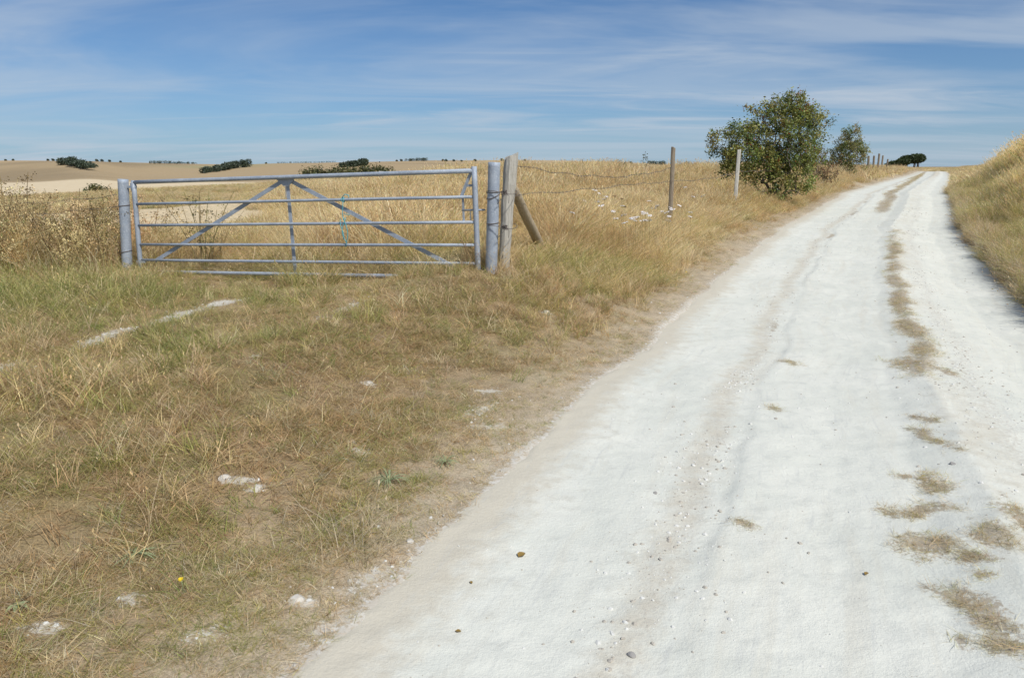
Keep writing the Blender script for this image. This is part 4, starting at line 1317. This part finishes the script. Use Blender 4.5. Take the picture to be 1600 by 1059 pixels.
FLOWERS = [(1.68, 15.81, 0.43), (1.6, 14.35, 0.46), (1.42, 11.76, 0.56), (1.43, 12.07, 0.52), (1.39, 12.77, 0.44), (1.29, 11.57, 0.5), (1.28, 11.18, 0.5), (1.17, 12.58, 0.44), (1.56, 11.05, 0.55), (0.81, 10.45, 0.44), (1.55, 10.79, 0.48), (1.87, 11.13, 0.51), (1.92, 11.22, 0.5), (1.96, 11.05, 0.52), (2.12, 12.07, 0.55), (2.18, 11.66, 0.59), (2.21, 12.15, 0.46), (2.46, 12.12, 0.53), (2.47, 12.0, 0.54), (2.74, 12.76, 0.47), (3.76, 17.0, 0.42), (3.16, 13.62, 0.58), (3.65, 14.95, 0.47), (2.31, 11.96, 0.47), (2.29, 11.5, 0.57), (2.33, 11.52, 0.52), (2.86, 12.47, 0.5), (2.73, 11.87, 0.56), (2.37, 11.75, 0.42), (1.72, 10.62, 0.54), (1.68, 10.71, 0.49), (1.67, 10.91, 0.43), (1.77, 10.55, 0.53), (1.78, 10.36, 0.58), (1.96, 11.07, 0.45), (1.65, 10.36, 0.53), (1.52, 10.42, 0.47), (1.38, 10.58, 0.55), (1.37, 10.21, 0.54)]
for k, (x_, y_, h_) in enumerate(FLOWERS):
    zb = G(x_, y_)
    e = empty('wild_flower', (x_, y_, zb))
    tag(e, 'flat white flower head on a thin stem in the golden grass by the fence', 'flower', 'white flowers by the fence')
    h_ += .07
    s_ = obj('stem', stem_me, e, (0, 0, h_)); s_.scale = (1, 1, h_)
    f_ = obj('flower_head', fm[k % 4], e, (0, 0, h_)); f_.scale = (1.25 - .3 * (k % 3) * .5,) * 3; f_.rotation_euler = (.25 * math.sin(k * 2.1) + .25, .25 * math.cos(k * 1.7), k)
for k, (x_, y_, h_) in enumerate(((1.62, 12.3, .62), (1.72, 12.2, .58), (1.70, 11.7, .5))):
    e = empty('seed_umbel', (x_, y_, G(x_, y_)))
    tag(e, 'dark brown dried flower head among the white flowers by the fence', 'flower', 'dried flower heads by the fence')
    s_ = obj('stem', stem_me, e, (0, 0, h_)); s_.scale = (1, 1, h_)
    f_ = obj('flower_head', fb, e, (0, 0, h_)); f_.rotation_euler = (.3, .1, k)

# yellow hawkbit by the track edge
def yellow_flower(x_, y_, h_, label):
    e = empty('yellow_flower', (x_, y_, G(x_, y_))); tag(e, label, 'flower')
    V, F = [], []
    for q in range(18):
        a = q * 2.4; d = .009 if q > 8 else .006; c_, s_ = math.cos(a), math.sin(a)
        o = len(V)
        V += [(0, 0, 0), (c_ * d - s_ * .002, s_ * d + c_ * .002, .003), (c_ * d * 1.1, s_ * d * 1.1, .004), (c_ * d + s_ * .002, s_ * d - c_ * .002, .003)]
        F.append((o, o + 1, o + 2, o + 3))
    f_ = obj('petals', make_mesh('petals', V, F, M_yellow), e, (0, 0, h_)); f_.rotation_euler = (.5, 0, 0)
    tube_obj('stem', [(0, 0, 0), (.004, 0, h_ * .6), (0, 0, h_)], .0014, M_greenleaf, e, 5)
yellow_flower(-1.22, 2.57, .07, 'single yellow flower low in the turf near the bottom left')
yellow_flower(2.35, 10.3, .10, 'tiny yellow flower in the verge grass below the dark fence post')

# strap-leaved rosettes
def rosette(x_, y_, n_, ln, wd, label, seed, up=.35):
    rr = random.Random(seed)
    e = empty('leaf_rosette', (x_, y_, G(x_, y_))); tag(e, label, 'plant')
    for q in range(n_):
        a = q * 2.399 + rr.uniform(-.3, .3); L_ = ln * rr.uniform(.6, 1.15); u_ = up * rr.uniform(.5, 1.6)
        V, F = [], []
        for k in range(6):
            t_ = k / 5; rad = L_ * t_; z = L_ * (u_ * t_ - .9 * u_ * t_ * t_) + .012 * (1 - t_) + .004
            ww = wd * (.35 + 1.5 * t_ * (1 - t_) * 1.6) * (1 - t_ ** 4)
            cx_, cy_ = math.cos(a) * rad, math.sin(a) * rad
            V += [(cx_ - math.sin(a) * ww, cy_ + math.cos(a) * ww, z + ww * .5), (cx_, cy_, z), (cx_ + math.sin(a) * ww, cy_ - math.cos(a) * ww, z + ww * .5)]
            if k:
                o = (k - 1) * 3
                F += [(o, o + 1, o + 4, o + 3), (o + 1, o + 2, o + 5, o + 4)]
        obj('leaf', make_mesh('leaf', V, F, M_greenleaf, True), e)
rosette(-1.52, 2.84, 17, .10, .005, 'grey-green rosette of narrow leaves in the turf at lower left', 1)
rosette(-.62, 3.62, 30, .12, .0028, 'green leafy clump between the white chalk patch and the track', 2, .9)
rosette(-.36, 3.9, 24, .09, .0026, 'smaller green leafy clump close to the track edge', 3, .9)
rosette(-1.75, 2.45, 8, .05, .009, 'little dark green rosette near the bottom left corner', 4, .4)

# dead weeds beside the hinge post
def weed(seed):
    rr = random.Random(seed)
    V, F, bv, hv = [], [], [], []
    def strip(pts, w0, w1, b):
        a = rr.uniform(0, 3.14)
        for fx, fy in ((math.cos(a), math.sin(a)), (-math.sin(a), math.cos(a))):
            o = len(V)
            for k, p in enumerate(pts):
                ww = (w0 + (w1 - w0) * k / (len(pts) - 1)) / 2
                V.extend([(p[0] - fx * ww, p[1] - fy * ww, p[2]), (p[0] + fx * ww, p[1] + fy * ww, p[2])]); bv.extend([b, b]); hv.extend([.1, .1])
                if k: F.append((o + 2 * k - 2, o + 2 * k - 1, o + 2 * k + 1, o + 2 * k))
    def clump_(c, s, n_):
        for _ in range(n_):
            o = len(V); p = [c[i_] + rr.gauss(0, s) for i_ in range(3)]; q = rr.uniform(.006, .014)
            d1 = Vector((rr.gauss(0, 1), rr.gauss(0, 1), rr.gauss(0, 1))).normalized() * q; d2 = d1.orthogonal().normalized() * q * .7
            V.extend([tuple(Vector(p) - d1), tuple(Vector(p) - d2), tuple(Vector(p) + d1), tuple(Vector(p) + d2)]); b = rr.random(); bv.extend([b] * 4); hv.extend([.0] * 4)
            F.append((o, o + 1, o + 2, o + 3))
    for st in range(rr.randint(3, 5)):
        a = rr.uniform(0, 6.28); le = rr.uniform(.05, .4); h = rr.uniform(.55, 1.0)
        def at_(f): return (math.cos(a) * (le * h * f + .15 * h * f * f), math.sin(a) * (le * h * f + .15 * h * f * f), h * f * (1 - .08 * f))
        strip([at_(k / 5) for k in range(6)], .012, .006, rr.uniform(.3, .8))
        for br in range(rr.randint(5, 9)):
            f = rr.uniform(.3, .98); p = at_(f); b = rr.uniform(0, 6.28); L_ = rr.uniform(.06, .2)
            q = (p[0] + math.cos(b) * L_, p[1] + math.sin(b) * L_, p[2] + L_ * rr.uniform(.1, .9))
            m_ = ((p[0] + q[0]) / 2, (p[1] + q[1]) / 2, (p[2] + q[2]) / 2 - .01)
            strip([p, m_, q], .004, .002, rr.uniform(.3, .8)); clump_(q, .018, rr.randint(6, 12)); clump_(m_, .015, 4)
    return V, F, bv, hv
weed_c = tuft_collection('weed_clump', [weed(s) for s in range(6)])
n = 300
rng = np.random.default_rng(77)
f = rng.random(n); x = -5.15 - 6.5 * f ** .9; y = np.interp(x, [-20, -4.9], [14.2, 9.95]) + rng.uniform(-.5, 1.4, n)
x2 = rng.uniform(-4.6, -3.9, 8); y2 = np.interp(x2, [-4.9, -.2], [9.95, 8.25]) + rng.uniform(.35, 1.3, 8)
x = np.concatenate([x, x2]); y = np.concatenate([y, y2])
tint = palette(rng, [(np.array((.60, .44, .22)), 1 + 0 * x), (np.array((.78, .61, .33)), 1.3 + 0 * x), (np.array((.36, .27, .14)), .6 + 0 * x), (np.array((.32, .32, .11)), .5 + 0 * x)])
hh = rng.uniform(.7, 1.3, len(x)) * np.where(x < -7, 1.1, .95)
geo_scatter('dead_weeds', weed_c, x, y, height(x, y) - .02, hh, rng.random(len(x)) * 6.28, tint, 'tangle of tall brown dead weeds left of the hinge post', 'weeds', .15, seed=12)
x = -5.1 - 6.5 * rng.random(900); y = np.interp(x, [-20, -4.9], [14.2, 9.95]) + rng.uniform(-.9, .7, 900)
tint = palette(rng, [(GREEN, 1 + 0 * x), (OLIVE, 1.2 + 0 * x), (TAN, .7 + 0 * x), (BROWN, .5 + 0 * x)])
hh = rng.uniform(.8, 1.6, 900)
geo_scatter('weed_undergrowth', mid_c, x, y, height(x, y) - .01, hh, rng.random(900) * 6.28, tint, 'green undergrowth at the foot of the dead weeds', 'grass', .2, seed=13)
x = -5.15 - 6.8 * rng.random(620); y = np.interp(x, [-20, -4.9], [14.2, 9.95]) + rng.uniform(-.55, .9, 620)
tint = palette(rng, [(GOLD, 1 + 0 * x), (STRAW, .7 + 0 * x), (TAN, .8 + 0 * x), (OLIVE, .7 + 0 * x), (BROWN, .5 + 0 * x)])
hh = rng.uniform(.6, 1.15, 620)
geo_scatter('weed_grass', tall_c, x, y, height(x, y) - .01, hh, rng.random(620) * 6.28, tint, 'tall seeding grass growing through the dead weeds left of the gate', 'grass', .2, seed=19)
# tussocks growing round the foot of the gate
gx_ = np.concatenate([rng.uniform(-4.75, -3.95, 46), rng.uniform(-2.72, -2.42, 22), rng.uniform(-2.25, -1.95, 22), rng.uniform(-1.35, -.5, 50)])
gy_ = np.interp(gx_, [-4.79, -.40], [9.92, 8.33]) - rng.uniform(.05, .40, len(gx_))
tint = palette(rng, [(GREEN, .5 + 0 * gx_), (OLIVE, 1.0 + 0 * gx_), (TAN, .9 + 0 * gx_), (GOLD, .5 + 0 * gx_)])
hh = rng.uniform(.6, 1.0, len(gx_)) + .55 * ((gx_ > -2.8) & (gx_ < -1.9))
geo_scatter('gate_foot_grass', mid_c, gx_, gy_, height(gx_, gy_) - .006, hh, rng.random(len(gx_)) * 6.28, tint, 'grass tussocks growing over the bottom rail of the gate', 'grass', .2, seed=21)
# long bent straws leaning out of the weeds
for k, pts in enumerate((((-5.5, 9.9, .95), (-6.0, 9.75, .78), (-6.5, 9.6, .55), (-6.9, 9.5, .3)), ((-6.1, 9.4, .28), (-6.6, 9.5, .42), (-7.2, 9.6, .60), (-7.6, 9.7, .72)), ((-6.5, 10.0, .3), (-6.75, 9.95, .6), (-7.0, 9.9, .95), (-7.1, 9.9, 1.1)))):
    s_ = tube_obj('straw_stem', [Vector(p) - Vector(pts[0]) for p in pts], [.004, .0045, .005, .005], M_stem, None, 5, True, pts[0])
    tag(s_, ('pale straw stem arching left from beside the hinge post', 'pale straw stem lying low across the weeds at far left', 'tall pale straw stem upright among the weeds at far left')[k], 'stem', 'straw stems in the weeds')

# dry twiggy grass clump at the track edge and a few thick tussocks
e = tuft_collection('twiggy', [blades(random.Random(s), 46, .08, .26, .0028, .10, 1.1, .5, 5, heads=4, head_size=.004, dryfrac=.9, lie=.35, stemw=.002) for s in range(3)])
x = np.array([-.70, -.62, -.78, -.55, -.82, -.66, -.50, -.73, -.9, -.6]); y = np.array([3.02, 2.92, 2.9, 3.1, 3.1, 3.18, 2.98, 2.78, 3.0, 2.82])
tint = np.tile(np.array([(.58, .50, .36)]), (10, 1))
geo_scatter('dry_clump', e, x, y, height(x, y) - .004, np.array([1.25, 1.0, .9, .7, .9, .8, .6, .6, .7, .6]), np.arange(10) * 1.3, tint, 'pale twiggy dead grass clump sprawling at the track edge', 'grass', .25, seed=14)

# stones
def stone_mesh(seed, m, flat=.65):
    rr = random.Random(seed)
    t_ = (1 + 5 ** .5) / 2
    vs = [Vector(v).normalized() for v in ((-1, t_, 0), (1, t_, 0), (-1, -t_, 0), (1, -t_, 0), (0, -1, t_), (0, 1, t_), (0, -1, -t_), (0, 1, -t_), (t_, 0, -1), (t_, 0, 1), (-t_, 0, -1), (-t_, 0, 1))]
    V = [v * rr.uniform(.7, 1.15) for v in vs]
    V = [(v.x, v.y * .8, v.z * flat) for v in V]
    F = [(0, 11, 5), (0, 5, 1), (0, 1, 7), (0, 7, 10), (0, 10, 11), (1, 5, 9), (5, 11, 4), (11, 10, 2), (10, 7, 6), (7, 1, 8), (3, 9, 4), (3, 4, 2), (3, 2, 6), (3, 6, 8), (3, 8, 9), (4, 9, 5), (2, 4, 11), (6, 2, 10), (8, 6, 7), (9, 8, 1)]
    return make_mesh('stone', V, F, m)
M_dirty = plain('dirty_chalk', (.48, .44, .37), (.68, .66, .61), 3)
M_grit = plain('dusty_grit', (.36, .33, .28), (.58, .54, .47), 20)
sc = bpy.data.collections.new('grit')
for s in range(6):
    sc.objects.link(bpy.data.objects.new('grit_%02d' % s, stone_mesh(s, M_stone if s < 3 else M_grit)))
rng = np.random.default_rng(9)
Y = np.concatenate([rng.uniform(1.9, 6, 5200), rng.uniform(6, 22, 6000)])
kind = rng.random(len(Y))
u = np.where(kind < .36, rng.normal(1.05, .14, len(Y)), np.where(kind < .80, rng.normal(2.85, .20, len(Y)), rng.uniform(.1, 3.8, len(Y))))
cl_ = fbm(u * 3, Y, 1.2, 3, 55)
k_ = rng.random(len(Y)) < sstep(.36, .6, cl_)
Y, u = Y[k_], u[k_]; X = track_l(Y) + u
sz = .0024 + .013 * rng.random(len(X)) ** 6 + .00025 * Y
geo_scatter('loose_grit', (sc, 6), X, Y, track_z(X, Y) - sz * .1, sz, rng.random(len(X)) * 6.28, np.ones((len(X), 3)), 'loose chalk grit scattered along the ruts of the track', 'gravel', .5, seed=15)
# rubble on bare patches and along the rim
px_, py_ = [], []
for (a_, b_, sx_, sy_, ang, st) in PATCHES[:18]:
    m_ = int(500 * sx_ * sy_ * 4) + 3
    gx_, gy_ = rng.normal(0, .6, m_) * sx_, rng.normal(0, .6, m_) * sy_
    px_.append(a_ + gx_ * math.cos(ang) - gy_ * math.sin(ang)); py_.append(b_ + gx_ * math.sin(ang) + gy_ * math.cos(ang))
yr = rng.uniform(2, 12, 350); px_.append(track_l(yr) - rng.exponential(.12, 350)); py_.append(yr)
X, Y = np.concatenate(px_), np.concatenate(py_)
sz = .003 + .014 * rng.random(len(X)) ** 6
geo_scatter('chalk_rubble', (sc, 6), X, Y, height(X, Y) - sz * .05, sz, rng.random(len(X)) * 6.28, np.ones((len(X), 3)), 'small chalk rubble in the bare patches and along the verge rim', 'gravel', .5, seed=16)

def lump_mesh(seed, m, flat):
    import bmesh
    bm = bmesh.new(); bmesh.ops.create_icosphere(bm, subdivisions=3, radius=1.0)
    rr = random.Random(seed)
    cuts = [(Vector((rr.gauss(0, 1), rr.gauss(0, 1), rr.gauss(0, 1))).normalized(), rr.uniform(.62, .92)) for _ in range(9)]
    for v in bm.verts:
        for n_, d_ in cuts:
            k_ = v.co.dot(n_) - d_
            if k_ > 0: v.co -= n_ * k_ * .92
        v.co *= 1 + .10 * (float(fbm(np.array(v.co.x * 2 + seed), np.array(v.co.y * 2 + v.co.z * 3), 1.7, 3, seed)) - .5)
        v.co.y *= .8; v.co.z *= flat
    me = bpy.data.meshes.new('stone'); bm.to_mesh(me); bm.free(); me.materials.append(m)
    return me
def stone(x_, y_, s_, label, seed, m=M_dirty, on_track=False):
    z = float(track_z(np.array(x_), np.array(y_))) if on_track else G(x_, y_)
    o = obj('stone', lump_mesh(seed, m, .6), None, (x_, y_, z + s_ * .05)); o.scale = (s_, s_, s_); o.rotation_euler = (0, 0, seed)
    tag(o, label, 'stone', 'loose stones')
stone(-.80, 2.57, .034, 'white chalk stone in the dead grass at the bottom, left of the track edge', 101)
stone(-.86, 3.97, .040, 'largest white chalk lump in the bare patch in the middle of the verge', 102)
stone(-.90, 4.09, .022, 'small chalk lump just behind the largest white one', 103)
stone(-1.40, 3.50, .035, 'chalk lump at the left end of the bare patch in the lower verge', 104)
stone(-1.22, 3.44, .028, 'chalk lump at the right end of the bare patch in the lower verge', 105)
stone(-.44, 3.05, .020, 'pale stone beside the twiggy dead grass clump', 106)
stone(-.98, 5.05, .030, 'white chalk lump in the verge directly below the gate', 107)
stone(.72, 3.60, .014, 'grey flint on the grit line of the track', 108, M_stone_dark, True)
stone(.40, 2.28, .017, 'grey stone at the bottom edge of the track grit line', 109, M_stone_dark, True)
stone(2.35, 3.85, .020, 'brownish clod among the grit right of the track crown', 110, M_stone_dark, True)
stone(.33, 7.36, .045, 'small white chalk lump alone in the upper verge right of the gate', 111)
def dead_leaf(x_, y_, s_, label, seed):
    rr = random.Random(seed); V, F = [], []
    for k in range(7):
        t_ = k / 6; ww = math.sin(math.pi * min(1, t_ * .96 + .02)) * .38 * rr.uniform(.8, 1.2)
        V += [(t_ - .5, -ww, .12 + .25 * ww), (t_ - .5, 0, .05 + .08 * math.sin(t_ * 4)), (t_ - .5, ww, .10 + .4 * ww)]
        if k: o = (k - 1) * 3; F += [(o, o + 1, o + 4, o + 3), (o + 1, o + 2, o + 5, o + 4)]
    o = obj('dead_leaf', make_mesh('dead_leaf', V, F, M_deadleaf, True), None, (x_, y_, float(track_z(np.array(x_), np.array(y_))) + .002)); o.scale = (s_,) * 3; o.rotation_euler = (0, 0, seed)
    tag(o, label, 'leaf', 'fallen leaves on the track')
dead_leaf(.04, 2.96, .045, 'curled brown dead leaf lying on the left side of the track', 1)
dead_leaf(-.16, 2.73, .018, 'small yellowish leaf fragment nearer the verge than the curled brown leaf', 2)
dead_leaf(-.19, 2.42, .022, 'tan leaf fragment low on the left side of the track', 3)
dead_leaf(1.42, 2.80, .026, 'yellow-brown leaf beside the crown mats at lower right', 4)
